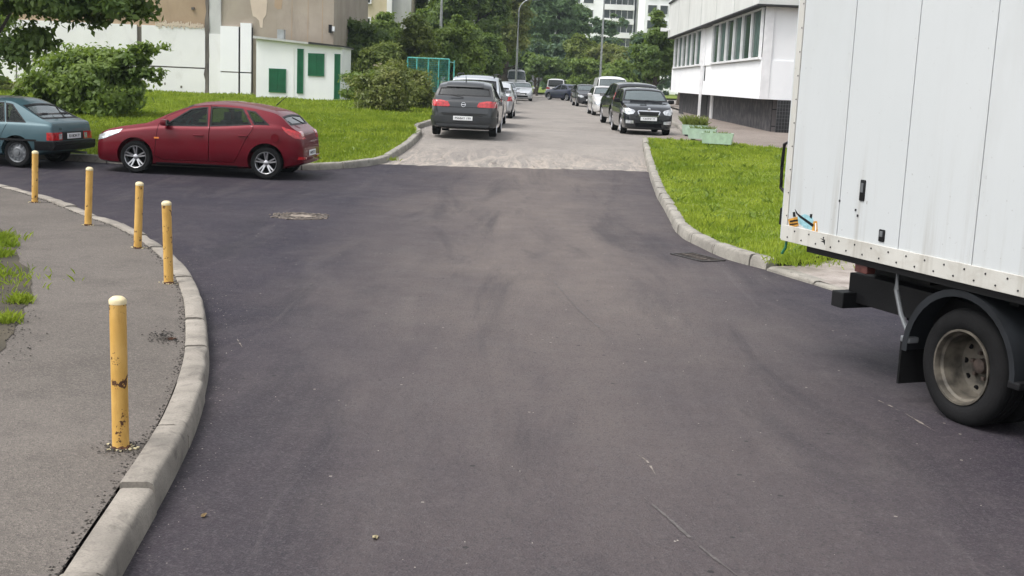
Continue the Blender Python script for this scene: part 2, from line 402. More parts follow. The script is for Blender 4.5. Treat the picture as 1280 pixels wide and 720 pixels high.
# left kerb and the pavement inside it
kl = [G(*p) for p in ((40, 930), (150, 724), (213, 610), (243, 545), (259, 490), (263, 450), (257, 400), (248, 372), (231, 346), (205, 321), (183, 306), (155, 293), (117, 279), (58, 256), (0, 240.5), (-120, 216), (-400, 180))]
klp = catmull(kl)
kerb('kerb', klp, M['kerb'], h=.15, w=.17)
ik = offset_path(klp, .178)
drape('sidewalk', [tuple(p) for p in ik]+[(-60, ik[-1].y), (-60, -30), (ik[0].x-.6, -30)], .128, M['walk'])
dp = [G(*p, .13) for p in ((-200, 235), (-40, 262), (0, 287), (22, 318), (41, 358), (36, 378), (20, 408), (4, 436), (-30, 480), (-120, 600))]
dpp = [tuple(p+Vector((random.uniform(-.03, .03), random.uniform(-.03, .03)))) for p in catmull(dp, .2)]
M['vsoil'] = concrete('verge_soil', (.035, .029, .018), (.075, .06, .038), (.02, .025, .01), .7)
drape('verge', dpp+[(-20, 2), (-30, 20)], .134, M['vsoil'])
# kerb behind the red car, curving into the far street
kf = [G(*p) for p in ((-500, 172), (-150, 188), (0, 196), (115, 203.5), (250, 210), (395, 213.5), (440, 210.5), (478, 205), (500, 194), (516, 182), (527, 170))]
kf += [Vector((-2.95, 36)), Vector((-2.75, 42)), Vector((-2.2, 60)), Vector((-.6, 112))]
kfp = catmull(kf, .5)
kerb('kerb', kfp, M['kerb2'], h=.15)
ikf = offset_path(kfp, .15)
drape('left_lawn', [tuple(p) for p in ikf]+[(-.6, 138), (-90, 138), (-90, ikf[0].y)], .135, M['lawn'])
# kerb on the right of the far street
kq = catmull([Vector((10.6, 150)), Vector((9.6, 110)), Vector((7.7, 70)), Vector((6.2, 48)), Vector((5.55, 41)), Vector((5.4, 37.6))], .5)
kerb('kerb', kq, M['kerb2'], h=.13)
drape('far_verge', [(-60, 150), (60, 150), (60, 400), (-60, 400)], .2, M['lawn'])

# thin scrapes and dusty stains on the asphalt
def scrape(pts, w0, m, z=.012):
    path = catmull([G(*p) for p in pts], .05); bm = bmesh.new(); pr = None
    for i, p in enumerate(path):
        t = (path[min(i+1, len(path)-1)]-path[max(i-1, 0)]).normalized(); n = Vector((-t.y, t.x)); w_ = w0*random.uniform(.2, 1)*min(1, i/4, (len(path)-1-i)/4+.05)
        a = bm.verts.new((p.x+n.x*w_, p.y+n.y*w_, gzl(p.y)+z)); b = bm.verts.new((p.x-n.x*w_, p.y-n.y*w_, gzl(p.y)+z))
        if pr and random.random() > .2: bm.faces.new((pr[0], a, b, pr[1]))
        pr = (a, b)
    o = bmobj('scratch', bm, m, bpy.data.objects['road'])
M['scr'] = pm('scratch_dust', (.095, .085, .083), .9, var=.25, scale=40)
M['scr2'] = pm('pale_dust', (.20, .175, .155), .95, var=.4, scale=30)
scrape([(800, 620), (835, 650), (880, 690), (925, 725)], .011, M['scr'])
scrape([(690, 350), (720, 385), (760, 420)], .012, M['scr'])
scrape([(795, 570), (808, 578), (820, 597)], .012, M['scr2'])
scrape([(735, 547), (745, 551)], .010, M['scr2'])
scrape([(1085, 497), (1110, 508), (1125, 516)], .012, M['scr2'])
scrape([(1130, 518), (1150, 530), (1170, 542)], .012, M['scr2'])
scrape([(296, 425), (303, 436)], .014, M['scr2'])
scrape([(250, 645), (268, 640)], .02, M['scr2'])

# loose grit on the road and pavement
def grit(name, spots, m, s0, s1, label):
    V = []; F = []
    for (x, y, z) in spots:
        s = random.uniform(s0, s1); b = len(V)
        for dx, dy, dz in ((1, 0, 0), (0, 1, 0), (-1, 0, 0), (0, -1, 0), (0, 0, .8)): V.append((x+dx*s*random.uniform(.6, 1.2), y+dy*s*random.uniform(.6, 1.2), z+dz*s*random.uniform(.5, 1)))
        F += [(b, b+1, b+4), (b+1, b+2, b+4), (b+2, b+3, b+4), (b+3, b, b+4)]
    me = bpy.data.meshes.new(name); me.from_pydata(V, [], F); o = link(name, me, m)
    tag(o, label, 'gravel', kind='stuff'); return o
sp = []
for _ in range(260):
    y = random.uniform(4, 16)**1; x = random.uniform(-2.0, 3.5)*(1 if y < 10 else 1.2); sp.append((x, y, gzl(y)+.008))
for _ in range(700):
    i = random.randrange(len(klp)-2); q = offset_path(klp[i:i+2], -abs(random.gauss(0, .14))); q = q[0].lerp(q[1], random.random()); sp.append((q.x, q.y, gzl(q.y)+.008))
grit('road_grit', sp, pm('pale_stone', (.22, .2, .18), .9, var=.6, scale=3), .002, .007, 'fine pale grit scattered on the fresh asphalt')
sp = []
for _ in range(2200):
    i = random.randrange(len(ik)-2); q = offset_path(ik[i:i+2], abs(random.gauss(.0, .03))-.01); q = q[0].lerp(q[1], random.random()); sp.append((q.x, q.y, gzl(q.y)+.128))
for _ in range(500):
    p = G(*random.choice([(205+random.gauss(0, 10), 422+random.gauss(0, 4)), (20+random.gauss(0, 15), 400+random.gauss(0, 30)), (150+random.gauss(0, 12), 560+random.gauss(0, 5))]), .13); sp.append((p.x, p.y, .136))
grit('sidewalk_grit', sp, pm('dark_crumbs', (.03, .026, .022), .95, var=.7, scale=4), .004, .012, 'dark crumbs of soil and asphalt along the inner edge of the left kerb')

# grass blades
def inside(px, py, poly):
    c = np.zeros(len(px), bool); n = len(poly); P = np.array(poly, float)
    for i in range(n):
        x0, y0 = P[i]; x1, y1 = P[i-1]
        if y0 == y1: continue
        k = ((y0 > py) != (y1 > py)) & (px < (x1-x0)*(py-y0)/(y1-y0)+x0); c ^= k
    return c
def blades(name, X, Y, Z, h, wd, m, label, lean=.5):
    n = len(X); a = rng.uniform(0, 2*PI, n); la = rng.uniform(0, 2*PI, n); ll = rng.uniform(0, lean, n)*h; hw = wd*rng.uniform(.6, 1.3, n)
    V = np.zeros((n, 4, 3)); hh = h*rng.uniform(.5, 1.3, n)
    V[:, 0] = np.stack([X-np.cos(a)*hw, Y-np.sin(a)*hw, Z], 1); V[:, 1] = np.stack([X+np.cos(a)*hw, Y+np.sin(a)*hw, Z], 1)
    V[:, 2] = np.stack([X+np.cos(a)*hw*.7+np.cos(la)*ll*.4, Y+np.sin(a)*hw*.7+np.sin(la)*ll*.4, Z+hh*.6], 1)
    V[:, 3] = np.stack([X+np.cos(la)*ll*1.2, Y+np.sin(la)*ll*1.2, Z+hh], 1)
    b = np.arange(n)[:, None]*4
    F = (b+np.array([[0, 1, 2, 3]])).tolist()
    me = bpy.data.meshes.new(name); me.from_pydata(V.reshape(-1, 3).tolist(), [], F)
    return tag(link(name, me, m), label, 'grass', kind='stuff')
def lawn_field(name, poly, bounds, n, h, wd, label, dens=None):
    x = rng.uniform(bounds[0], bounds[1], n); y = rng.uniform(bounds[2]**.5, bounds[3]**.5, n)**2 if dens else rng.uniform(bounds[2], bounds[3], n)
    k = inside(x, y, poly); x, y = x[k], y[k]
    f = np.sin(x*1.7+np.sin(y*.9)*2)*np.sin(y*1.3+x*.4)*.5+.5
    hh = h*(.55+.75*f)*(1+.2*rng.normal(size=len(x)).clip(-2, 2))
    return blades(name, x, y, gzn(y)+.13, hh, wd*(.8+y/60), M['blade'], label)
lawn_field('grass', lawn_r, (2.2, 12, 14, 37), 150000, .065, .009, 'short bright green grass inside the right kerb beside the truck')
ll = [tuple(p) for p in ikf]+[(-.6, 138), (-90, 138), (-90, ikf[0].y)]
lawn_field('grass', ll, (-17, -2, 22, 45), 150000, .10, .013, 'mown green grass behind the red hatchback and left kerb')
lawn_field('grass', ll, (-27, -3, 42, 66), 60000, .13, .024, 'green grass in front of the white walled building')
# verge tufts at the left edge and at the kerb foot
tx, ty = [], []
for (px, py, sp_, n) in ((25, 378, .045, 300), (3, 402, .06, 300), (-6, 300, .09, 1300), (-10, 320, .08, 1100), (-20, 345, .08, 700), (-45, 300, .22, 1800), (-60, 350, .3, 1600), (10, 308, .05, 200), (1005, 326, .2, 320), (980, 328, .12, 140), (1040, 320, .2, 300), (492, 200, .05, 60)):
    g0 = G(px, py, .13); tx += list(g0.x+rng.normal(0, sp_, n)); ty += list(g0.y+rng.normal(0, sp_*1.1, n))
tx, ty = np.array(tx), np.array(ty)
blades('grass', tx, ty, gzn(ty)+.12, rng.uniform(.035, .10, len(tx)), .006, M['blade'], 'ragged grass tufts on the worn verge at the left edge', .9)
# dandelion-like broad leaves in the lawns (flat rosettes)
def rosettes(name, poly, bounds, n, label):
    x = rng.uniform(bounds[0], bounds[1], n); y = rng.uniform(bounds[2], bounds[3], n); k = inside(x, y, poly); x, y = x[k], y[k]
    X = np.repeat(x, 7)+rng.normal(0, .05, 7*len(x)); Y = np.repeat(y, 7)+rng.normal(0, .05, 7*len(x))
    return blades(name, X, Y, gzn(Y)+.15, np.full(len(X), .085), .02, M['weed'], label, 1.5)
M['weed'] = leafmat('weed_leaf', (.12, .19, .02), (.20, .28, .04), .3)
rosettes('weeds', lawn_r, (2.2, 12, 14.5, 35), 420, 'low broad leaved weeds among the grass of the right lawn')
rosettes('weeds', ll, (-17, -2, 23, 50), 900, 'low broad leaved weeds among the grass of the left lawn')

# ------------------------------------------------------------------ foliage
def leaves(cen, rad, n, ls, k, seed, flat=0, droop=0, jitter=.32, shell=.55):
    r = np.random.default_rng(seed); cen = np.array(cen, float); rad = np.array(rad, float)
    d = r.normal(size=(k, 3)); d /= np.linalg.norm(d, axis=1)[:, None]
    d[:, 2] = np.where(d[:, 2] < -.55, -d[:, 2], d[:, 2])
    cr = (shell+(1-shell)*r.uniform(0, 1, k)**.6)
    # uneven outline
    lob = 1+.16*np.sin(d[:, 0]*5+seed)+.14*np.sin(d[:, 1]*6+seed*2)+.12*np.sin(d[:, 2]*7+seed)
    cc = cen+d*rad*(cr*lob)[:, None]*.82
    cs = r.uniform(.5, 1.3, k)*jitter*rad.min()**.5*.95
    idx = r.integers(0, k, n); o = r.normal(size=(n, 3)); o *= np.array([1, 1, .6])
    P = cc[idx]+o*cs[idx][:, None]*.62
    out = (P-cen)/rad; nl = out/np.maximum(1e-6, np.linalg.norm(out, axis=1))[:, None]+np.array([0, 0, .6])+r.normal(size=(n, 3))*.75
    nl /= np.linalg.norm(nl, axis=1)[:, None]
    t = np.cross(nl, r.normal(size=(n, 3))); t /= np.linalg.norm(t, axis=1)[:, None]; t[:, 2] -= droop; t /= np.linalg.norm(t, axis=1)[:, None]
    b = np.cross(nl, t); b /= np.linalg.norm(b, axis=1)[:, None]
    s = ls*r.uniform(.55, 1.35, n)[:, None]
    V = np.stack([P-t*s, P-t*s*.1+b*s*.5+nl*s*.12, P+t*s, P-t*s*.1-b*s*.5+nl*s*.12], 1)
    return V
def leafobj(name, Vs, m, parent=None):
    V = np.concatenate(Vs).reshape(-1, 3); n = len(V)//4
    me = bpy.data.meshes.new(name); me.vertices.add(n*4); me.vertices.foreach_set('co', V.astype(np.float32).ravel())
    me.loops.add(n*4); me.loops.foreach_set('vertex_index', np.arange(n*4, dtype=np.int32))
    me.polygons.add(n); me.polygons.foreach_set('loop_start', np.arange(0, n*4, 4, dtype=np.int32))
    me.update(calc_edges=True); me.validate()
    return link(name, me, m, parent)
def trunkbm(base, top, r0, limbs, seed, spread):
    rr = random.Random(seed); bm = bmesh.new(); b = Vector(base); t = Vector(top); pts = [b.lerp(t, k/5)+Vector((rr.uniform(-1, 1), rr.uniform(-1, 1), 0))*r0*.6*(k > 0) for k in range(6)]
    tube(bm, pts, [r0*(1.25-.95*k/5) for k in range(6)], 8)
    for i in range(limbs):
        k = rr.uniform(.3, .9); p = b.lerp(t, k); a = rr.uniform(0, 2*PI); l = rr.uniform(.5, 1)*spread
        q = p+Vector((math.cos(a)*l, math.sin(a)*l, l*rr.uniform(.4, .9))); md = p.lerp(q, .5)+Vector((0, 0, -.08*l))
        tube(bm, [p, md, q], [r0*.42*(1.2-k), r0*.28*(1.2-k), r0*.08], 6)
    return bm
NSEED = [11]
def tree(name, x, y, hgt, rx, ry, crown_z0, m, n, ls, label, cat='tree', group=None, k=None, extra=(), r0=None, gzoff=None, droop=.3, shell=.5):
    NSEED[0] += 7; z0 = gz(y) if gzoff is None else gzoff
    t = empty(name, (x, y, z0), 0, label, cat, group)
    rz_ = (hgt-crown_z0)/2; cz = crown_z0+rz_
    k = k or max(24, int(rx*ry*rz_*3)+22); n = int(n*1.6)
    Vs = [leaves((0, 0, cz), (rx, ry, rz_), n, ls, k, NSEED[0], droop=droop, shell=shell)]
    for e in extra: NSEED[0] += 3; Vs.append(leaves(e[0], e[1], e[2], ls, e[3], NSEED[0], droop=droop, shell=.3))
    leafobj('crown', Vs, m, t)
    r0 = r0 or .03*hgt
    bmobj('trunk', trunkbm((0, 0, -.2), (rx*.1, 0, crown_z0+rz_*1.2), r0, 9, NSEED[0], max(rx, ry)*.75), M['bark'], t, 60)
    return t
L1 = leafmat('leaf_mid_green', (.115, .185, .040), (.22, .30, .07), .42)
L2 = leafmat('leaf_dark_green', (.080, .140, .036), (.165, .235, .065), .42)
L3 = leafmat('leaf_yellow_green', (.11, .155, .03), (.21, .25, .06))
L4 = leafmat('leaf_blue_green', (.075, .135, .085), (.13, .20, .115))
L5 = leafmat('leaf_olive_brown', (.13, .165, .045), (.25, .26, .08))
L6 = leafmat('leaf_pale_green', (.10, .18, .08), (.16, .25, .11))
def X(px, Y, py=100): return D(px, py, Y).x
def Z(px, py, Y): return D(px, py, Y).z
# ------------------------------------------------------------------ left building with the white panelled foot
def renderwall(name, a, b_, st, sa, sc=.5, sx=(1, 1, .25), lo=.5, hi=.72):
    m = bpy.data.materials.new(name); m.use_nodes = True; t = m.node_tree; p = t.nodes['Principled BSDF']; g = geo(t)
    c = mixc(t, ramp(t, noise(t, g, sc, 6, .6), .35, .65), a, b_)
    c = mixc(t, mathn(t, 'MULTIPLY', ramp(t, noise(t, g, 1.3, 7, .7, sx, .6), lo, hi), sa), c, st)
    t.links.new(c, p.inputs['Base Color']); p.inputs['Roughness'].default_value = .9
    b = nd(t, 'ShaderNodeBump', Strength=(.04 if 'truck' in name or 'plastic' in name else .4), Distance=.01); t.links.new(noise(t, g, 20, 6, .7), b.inputs['Height']); t.links.new(b.outputs[0], p.inputs['Normal'])
    return m
M['brown'] = renderwall('brown_render', (.33, .24, .16), (.40, .30, .205), (.20, .15, .105), .45)
M['brown2'] = renderwall('grey_brown_render', (.29, .245, .195), (.37, .32, .26), (.19, .165, .14), .5)
M['pink'] = renderwall('pale_render', (.52, .43, .34), (.62, .53, .43), (.4, .32, .26), .3)
M['wwall'] = renderwall('white_panel', (.74, .74, .74), (.82, .82, .82), (.48, .46, .43), .35, .4, (1, 1, .5), .55, .8)
M['gwall'] = renderwall('grey_panel', (.44, .45, .44), (.54, .54, .53), (.30, .30, .29), .4)
M['wpl'] = renderwall('white_plastic_panel', (.80, .81, .83), (.86, .87, .88), (.68, .70, .72), .2)
M['crack'] = renderwall('torn_joint', (.10, .09, .08), (.17, .15, .13), (.03, .03, .03), .8)
M['dark'] = pm('dark_recess', (.02, .02, .022), .8)
M['green'] = pm('green_shutter_paint', (.006, .13, .055), .5, var=.15, scale=2)
M['beige'] = renderwall('beige_render', (.48, .42, .30), (.56, .50, .38), (.36, .31, .14), .4)
M['win'] = glassmat('window_glass', (.03, .045, .045), .85, .06)
M['wframe'] = pm('window_frame_white', (.75, .75, .76), .5, var=.06)
M['metal'] = pm('galvanised_metal', (.35, .37, .37), .45, .6, var=.15)

YW = 64.
wb = empty('residential_building', (X(300, YW), YW, gz(YW)), 0, 'large brown rendered building with white panelled foot behind the small white shed', 'building')
O = Vector((X(300, YW), YW, gz(YW)))
def wl(px, Y=YW, py=70): return X(px, Y, py)-O.x
def wz(px, py, Y=YW): return Z(px, py, Y)-O.z
def part(name, boxes, m, parent, bev=0):
    bm = bmesh.new()
    for (x0, x1, y0, y1, z0, z1) in boxes: box(bm, ((x0+x1)/2, (y0+y1)/2, (z0+z1)/2), (abs(x1-x0), abs(y1-y0), abs(z1-z0)), bev=bev)
    return bmobj(name, bm, m, parent)
zt = wz(220, 33)     # top of the white panels
part('wall', [(wl(-260), wl(262), 0, 14, zt-.35, 14), ], M['brown'], wb)
part('wall', [(wl(276.5), wl(416.5), 0, 14, -.3, 14)], M['brown2'], wb)
part('pilaster', [(wl(262), wl(276.5), -.09, 14, zt-.3, 14)], M['gwall'], wb)
part('pilaster', [(wl(262), wl(276.5), -.12, 14, -.3, zt-.3)], M['wwall'], wb)
# white panels with joints
zj = wz(220, 84); zj2 = wz(300, 90.5)
for a, b in ((-260, -60), (-60, 20), (22, 172), (178, 257)):
    for z0, z1 in ((-.3, zj-.035), (zj+.035, zt)):
        part('wall_panel', [(wl(a), wl(b), -.10, .6, z0, z1)], M['wwall'], wb)
part('panel_backing', [(wl(-260), wl(262), -.02, 1, -.3, zt-.1)], M['crack'], wb)
for a, b, zz in ((276.6, 299, wz(288, 33)), (301.5, 315, wz(308, 29))):
    for z0, z1 in ((-.3, zj2-.03), (zj2+.03, zz)): part('wall_panel', [(wl(a), wl(b), -.22, -.002, z0, z1)], M['wpl'], wb)
part('panel_backing', [(wl(299), wl(316), -.10, -.003, -.3, wz(300, 34))], M['dark'], wb)
# torn joint strip
bm = bmesh.new(); rr = random.Random(3); xa = wl(259.3); n = 30; pr = None
for k in range(n+1):
    z = -.2+(13.8)*k/n; cx = xa+rr.uniform(-.04, .04); hw = (.07+rr.uniform(-.03, .07))
    q = [bm.verts.new((cx-hw, -.13, z)), bm.verts.new((cx+hw, -.13, z)), bm.verts.new((cx+hw, .3, z)), bm.verts.new((cx-hw, .3, z))]
    if pr:
        for i in range(4): bm.faces.new((pr[i], pr[(i+1) % 4], q[(i+1) % 4], q[i]))
    pr = q
bmobj('torn_joint', bm, M['crack'], wb)
# ragged top edge of the panels (broken mortar)
bm = bmesh.new(); 
for k in range(46):
    x = wl(196)+(wl(256)-wl(196))*k/46; box(bm, (x, -.11, zt+rr.uniform(0, .16)), (.05, .05, rr.uniform(.12, .34)))
bmobj('mortar_edge', bm, M['pink'], wb)
# pale unpainted patch
pp = [(313, -30), (313, 3), (316, 20), (320, 22), (324, 26), (325, 34), (328, 35), (329, 24), (333, 18), (334, 0), (336, -30)]
bm = prism([(wl(a, YW, b), wz(a, b)) for a, b in pp], 'Y', -.012, .1); bmobj('pale_patch', bm, M['pink'], wb)
bm = prism([(wl(a, YW, b), wz(a, b)) for a, b in ((344, -8), (343, 8), (347, 12), (352, 11), (354, -8))], 'Y', -.008, .1); bmobj('pale_patch', bm, M['brown'], wb)
for a in (364, 384, 402): part('render_joint', [(wl(a), wl(a+.8), -.006, .1, 2.2, 14)], M['brown'], wb)
for a, b, c_, d_ in ((240, 12, 12, 1.2), (226, 110, 8, 1), (206, 106, 5, 2)):
    part('damage_patch', [(wl(a), wl(a)+c_*.012, -.115, 0, wz(a, b), wz(a, b)+.12)], M['crack'], wb)
# small lamp box at the building's right corner
lb = part('wall_box', [(wl(411), wl(414.5), -.25, -.001, wz(412, 41), wz(412, 31))], M['black'], wb)
part('wall_box', [(wl(415), wl(418), -.2, -.001, wz(412, 39), wz(412, 33))], M['wpl'], wb)

# ------------------------------------------------------------------ small white shed with green shutters
YS_ = 60.
sh = empty('utility_shed', (X(320, YS_, 125), YS_, gz(YS_)), 0, 'small white shed with green shutters and sloping roof beside the brown building', 'shed')
ox, oz = X(320, YS_, 125), gz(YS_)
def sx(px, py=90): return X(px, YS_, py)-ox
def sz(px, py): return Z(px, py, YS_)-oz
x1 = sx(427); zl, zr = sz(320, 48), sz(427, 60)
bm = prism([(0, -.3), (x1, -.3), (x1, zr), (0, zl)], 'Y', 0, 3.2); bmobj('wall', bm, M['wpl'], sh)
bm = prism([(-.12, zl+.002), (x1+.1, zr-.008), (x1+.1, zr+.07), (-.12, zl+.12)], 'Y', -.22, 3.3); bmobj('roof', bm, M['gwall'], sh)
bm = prism([(sx(386), zl-(zl-zr)*.62+.02), (x1+.13, zr+.04), (x1+.13, zr+.10), (sx(386), zl-(zl-zr)*.62+.12)], 'Y', -.26, 3.32); bmobj('roof_edge', bm, M['dark'], sh)
def shutter(a, b, c_, d_, slats=True):
    f = part('shutter', [(sx(a, c_), sx(b, c_), -.03, .01, sz(a, d_), sz(a, c_))], M['green'], sh)
    fr = bmesh.new(); X0, X1, Z0, Z1 = sx(a, c_), sx(b, c_), sz(a, d_), sz(a, c_)
    nn = max(2, int((Z1-Z0)/.11))
    for k in range(nn): box(fr, ((X0+X1)/2, -.04, Z0+(Z1-Z0)*(k+.5)/nn), (X1-X0-.1, .04, .045))
    for (cx, cz, w_, h_) in (((X0+X1)/2, Z0, X1-X0+.06, .05), ((X0+X1)/2, Z1, X1-X0+.06, .05), (X0, (Z0+Z1)/2, .05, Z1-Z0), (X1, (Z0+Z1)/2, .05, Z1-Z0), ((X0+X1)/2, (Z0+Z1)/2, .03, Z1-Z0)):
        box(fr, (cx, -.035, cz), (w_, .05, h_))
    bmobj('slats', fr, M['green'], f)
shutter(337, 357, 86, 114.5); shutter(386, 405, 67, 94); shutter(372.5, 379, 61.5, 116); shutter(419, 425, 68, 123.5)
part('corner_strip', [(sx(366), sx(368), -.015, .01, -.1, sz(366, 60))], M['wwall'], sh)
vp = part('roof_vent', [(sx(343), sx(351), .6, 1.1, zl-.2, sz(343, 36))], M['metal'], sh)

# ------------------------------------------------------------------ distant apartment buildings
def block(name, px0, px1, Y, top, label, m, win, gx, z_floor=3.0, dep=14, wz0=1.0, ww=.5, hh=1.4, fl=None):
    xa, xb = X(px0, Y), X(px1, Y); e = empty(name, ((xa+xb)/2, Y, gz(Y)), 0, label, 'building')
    W_ = xb-xa; part('wall', [(-W_/2, W_/2, 0, dep, -.2, top)], m, e)
    part('roof', [(-W_/2-.3, W_/2+.3, -.3, dep+.3, top, top+.4)], M['gwall'], e)
    nf = int(top/z_floor)
    for k in range(nf):
        if fl and k < fl: continue
        for (u0, u1, hz) in win:
            x0, x1 = -W_/2+W_*u0, -W_/2+W_*u1; z0 = k*z_floor+wz0; h_ = hz
            if z0+h_ > top-.2: continue
            f = part('window', [(x0, x1, -.04, .05, z0, z0+h_)], M['win'], e)
            fr = bmesh.new(); nm = max(1, int((x1-x0)/1.1))
            for q in range(nm+1): box(fr, (x0+(x1-x0)*q/nm, -.06, z0+h_/2), (.09, .08, h_))
            box(fr, ((x0+x1)/2, -.07, z0), (x1-x0+.1, .14, .09)); box(fr, ((x0+x1)/2, -.06, z0+h_), (x1-x0+.1, .1, .09))
            bmobj('frame', fr, M['wframe'], f)
    return e, W_
b1, W1 = block('apartment_building', 411, 512, 96, 16, 'beige apartment building with white window frames above the left trees', M['beige'], ((.02, .12, 1.5), (.16, .24, 1.5), (.38, .50, 1.9)), 3)
part('balcony_wall', [(W1*.21, W1*.27, -.8, 0, 0, 16)], M['wwall'], b1)
part('stair_wall', [(W1*.27, W1*.5, -.4, 0, 0, 16)], M['gwall'], b1)
b2, W2 = block('apartment_tower', 706, 790, 262, 46, 'white apartment tower with dark loggia windows above the far trees', M['wpl'], ((.08, .17, 1.5), (.22, .37, 1.6), (.53, .96, 2.1)), 3, z_floor=2.9, fl=3)
for k in range(4, 15): part('balcony', [(W2*.02, W2*.47, -1.3, -.08, k*2.9-.15, k*2.9+.9)], M['wwall'], b2)
b3, W3 = block('apartment_tower', 788, 803, 262, 44, 'grey gable end of the far tower block between white wall and trees', M['gwall'], (), 1)
b4, W4 = block('apartment_tower', 801, 850, 240, 40, 'white apartment block with rows of dark windows behind the right building', M['wpl'], ((.07, .3, 1.7), (.38, .58, 1.7), (.66, .9, 1.7)), 3, z_floor=2.9, fl=3)

# ------------------------------------------------------------------ right building: white glazed storey over dark plinth
cA = Vector((D(950, 122.5, 43).x, 43.)); cB = Vector((D(838, 117.5, 75).x, 75.))
ang = math.atan2(-(cA-cB).x, (cB-cA).y)   # wall direction
rb = empty('service_building', (cA.x, cA.y, .58), 0, 'white service building with tall green tinted windows over dark block plinth', 'building')
ux = (cB-cA).normalized(); L_ = (cB-cA).length
rb.rotation_euler = (0, 0, math.atan2(ux.y, ux.x)-PI/2)   # local +y runs along the long facade away from the camera
def rp(name, boxes, m, bev=0, parent=None):
    bm = bmesh.new()
    for (x0, x1, y0, y1, z0, z1) in boxes: box(bm, ((x0+x1)/2, (y0+y1)/2, (z0+z1)/2), (abs(x1-x0), abs(y1-y0), abs(z1-z0)), bev=bev)
    return bmobj(name, bm, m, parent or rb)
def brickmat():
    m = bpy.data.materials.new('dark_block_plinth'); m.use_nodes = True; t = m.node_tree; p = t.nodes['Principled BSDF']; tc = nd(t, 'ShaderNodeTexCoord')
    mp = nd(t, 'ShaderNodeMapping'); mp.inputs['Rotation'].default_value = (PI/2, 0, PI/2)
    br = nd(t, 'ShaderNodeTexBrick', Scale=1.); br.inputs['Brick Width'].default_value = .6; br.inputs['Row Height'].default_value = .28; br.inputs['Mortar Size'].default_value = .02
    br.inputs['Color1'].default_value = (.13, .12, .125, 1); br.inputs['Color2'].default_value = (.20, .185, .185, 1); br.inputs['Mortar'].default_value = (.035, .035, .04, 1)
    t.links.new(tc.outputs['Object'], mp.inputs[0]); t.links.new(mp.outputs[0], br.inputs[0])
    c = mixc(t, mathn(t, 'MULTIPLY', ramp(t, noise(t, geo(t), 2.5, 6, .7), .45, .7), .6), br.outputs[0], (.17, .15, .15))
    t.links.new(c, p.inputs['Base Color']); p.inputs['Roughness'].default_value = .9; return m
M['plinth'] = brickmat()
Lx = L_; DX = 22.
rp('plinth', [(.55, DX, .6, Lx-.3, -1, 1.26)], M['plinth'])
rp('wall', [(0, DX, 0, Lx, 1.25, 2.60), (.05, DX, .05, Lx-.05, 2.60, 4.50)], M['wpl'])
rp('parapet', [(-.35, DX, -.35, Lx+.3, 4.50, 6.52)], renderwall('pale_fascia', (.56, .57, .55), (.64, .65, .63), (.42, .42, .40), .35))
rp('roof_trim', [(-.42, DX, -.42, Lx+.37, 6.52, 6.62), (-.38, DX, -.38, Lx+.33, 4.44, 4.50)], M['dark'])
for k in range(1, 6): rp('panel_joint', [(-.356, -.3, Lx*k/6-.02, Lx*k/6+.02, 4.52, 6.5)], M['metal'])
def glazing(y0, y1, n):
    # dark opening panel with white mullions
    f = rp('window', [(.0, .06, y0, y1, 2.72, 4.40)], M['win2'])
    bm = bmesh.new()
    for k in range(n+1): box(bm, (-.03, y0+(y1-y0)*k/n, 3.56), (.09, .16, 1.7))
    box(bm, (-.04, (y0+y1)/2, 2.68), (.14, y1-y0+.2, .08)); box(bm, (-.03, (y0+y1)/2, 4.42), (.1, y1-y0+.2, .06))
    bmobj('window_frame', bm, M['wframe'], f)
    for k in range(0, n, 2): rp('blind', [(-.012, .0, y0+(y1-y0)*(k+.2)/n, y0+(y1-y0)*(k+.72)/n, 2.76, 4.36)], M['blind'], parent=f)
M['win2'] = pm('green_tinted_glass', (.018, .045, .04), .12, spec=.35, var=.3)
M['blind'] = pm('green_grey_blind', (.045, .085, .072), .7, var=.4, scale=3)
def yat(px, py=80, z=3.5):   # local y along facade for a pixel column
    d = ray(px, py); o = Vector((0, 0)); a = Vector((d.x, d.y)); # intersect with facade line
    den = a.x*ux.y-a.y*ux.x; t = (cA.x*ux.y-cA.y*ux.x)/den; p = a*t; return (p-cA).dot(ux)
glazing(yat(950), yat(890), 6); glazing(yat(876), yat(843), 6)
rp('ledge', [(-.03, .1, .3, Lx-.3, 2.60, 2.64)], M['gwall'])
rp('wall_panel', [(1.25, 3.55, -.04, .1, 2.7, 4.35), (1.25, 3.55, -.04, .1, 1.45, 2.55)], M['wwall'])
rp('corner_post', [(-.03, .28, -.03, .02, 1.25, 4.44)], M['wframe'])
rp('downpipe', [(-.14, -.02, yat(880), yat(880)+.12, .0, 4.4)], M['wframe'])
for yy in (yat(879.5), yat(882.5)): rp('vent_slot', [(-.02, .05, yy, yy+.35, 1.9, 2.65)], M['dark'])
rp('door', [(.50, .62, yat(874), yat(867), -.4, 1.2)], M['dark'])
rp('door_frame', [(.47, .58, yat(878, 120), yat(876, 120), -.6, 1.24)], M['wframe'])
rp('camera_bracket', [(-.5, -.36, Lx-.8, Lx-.5, 4.9, 5.0), (-.9, -.5, Lx-.75, Lx-.55, 4.85, 5.05)], M['wframe'])
M['blackg'] = pm('grey_wire', (.12, .12, .125), .6)
# dark mesh gates under the front overhang
gt = rp('gate', [(.62, 1.9, -.02, .04, -.45, 1.24), (2.05, 4.4, -.02, .04, -.45, 1.24)], M['dark'])
bm = bmesh.new()
for k in range(0, 40): box(bm, (.62+k*.1, -.045, .4), (.008, .008, 1.68))
for k in range(0, 14): box(bm, (2.5, -.06, -.4+k*.125), (3.76, .008, .008))
bmobj('mesh_bars', bm, M['blackg'], gt)
bm = bmesh.new(); box(bm, (1.97, -.05, .4), (.11, .08, 1.7)); bmobj('gate_post', bm, M['wframe'], rb)

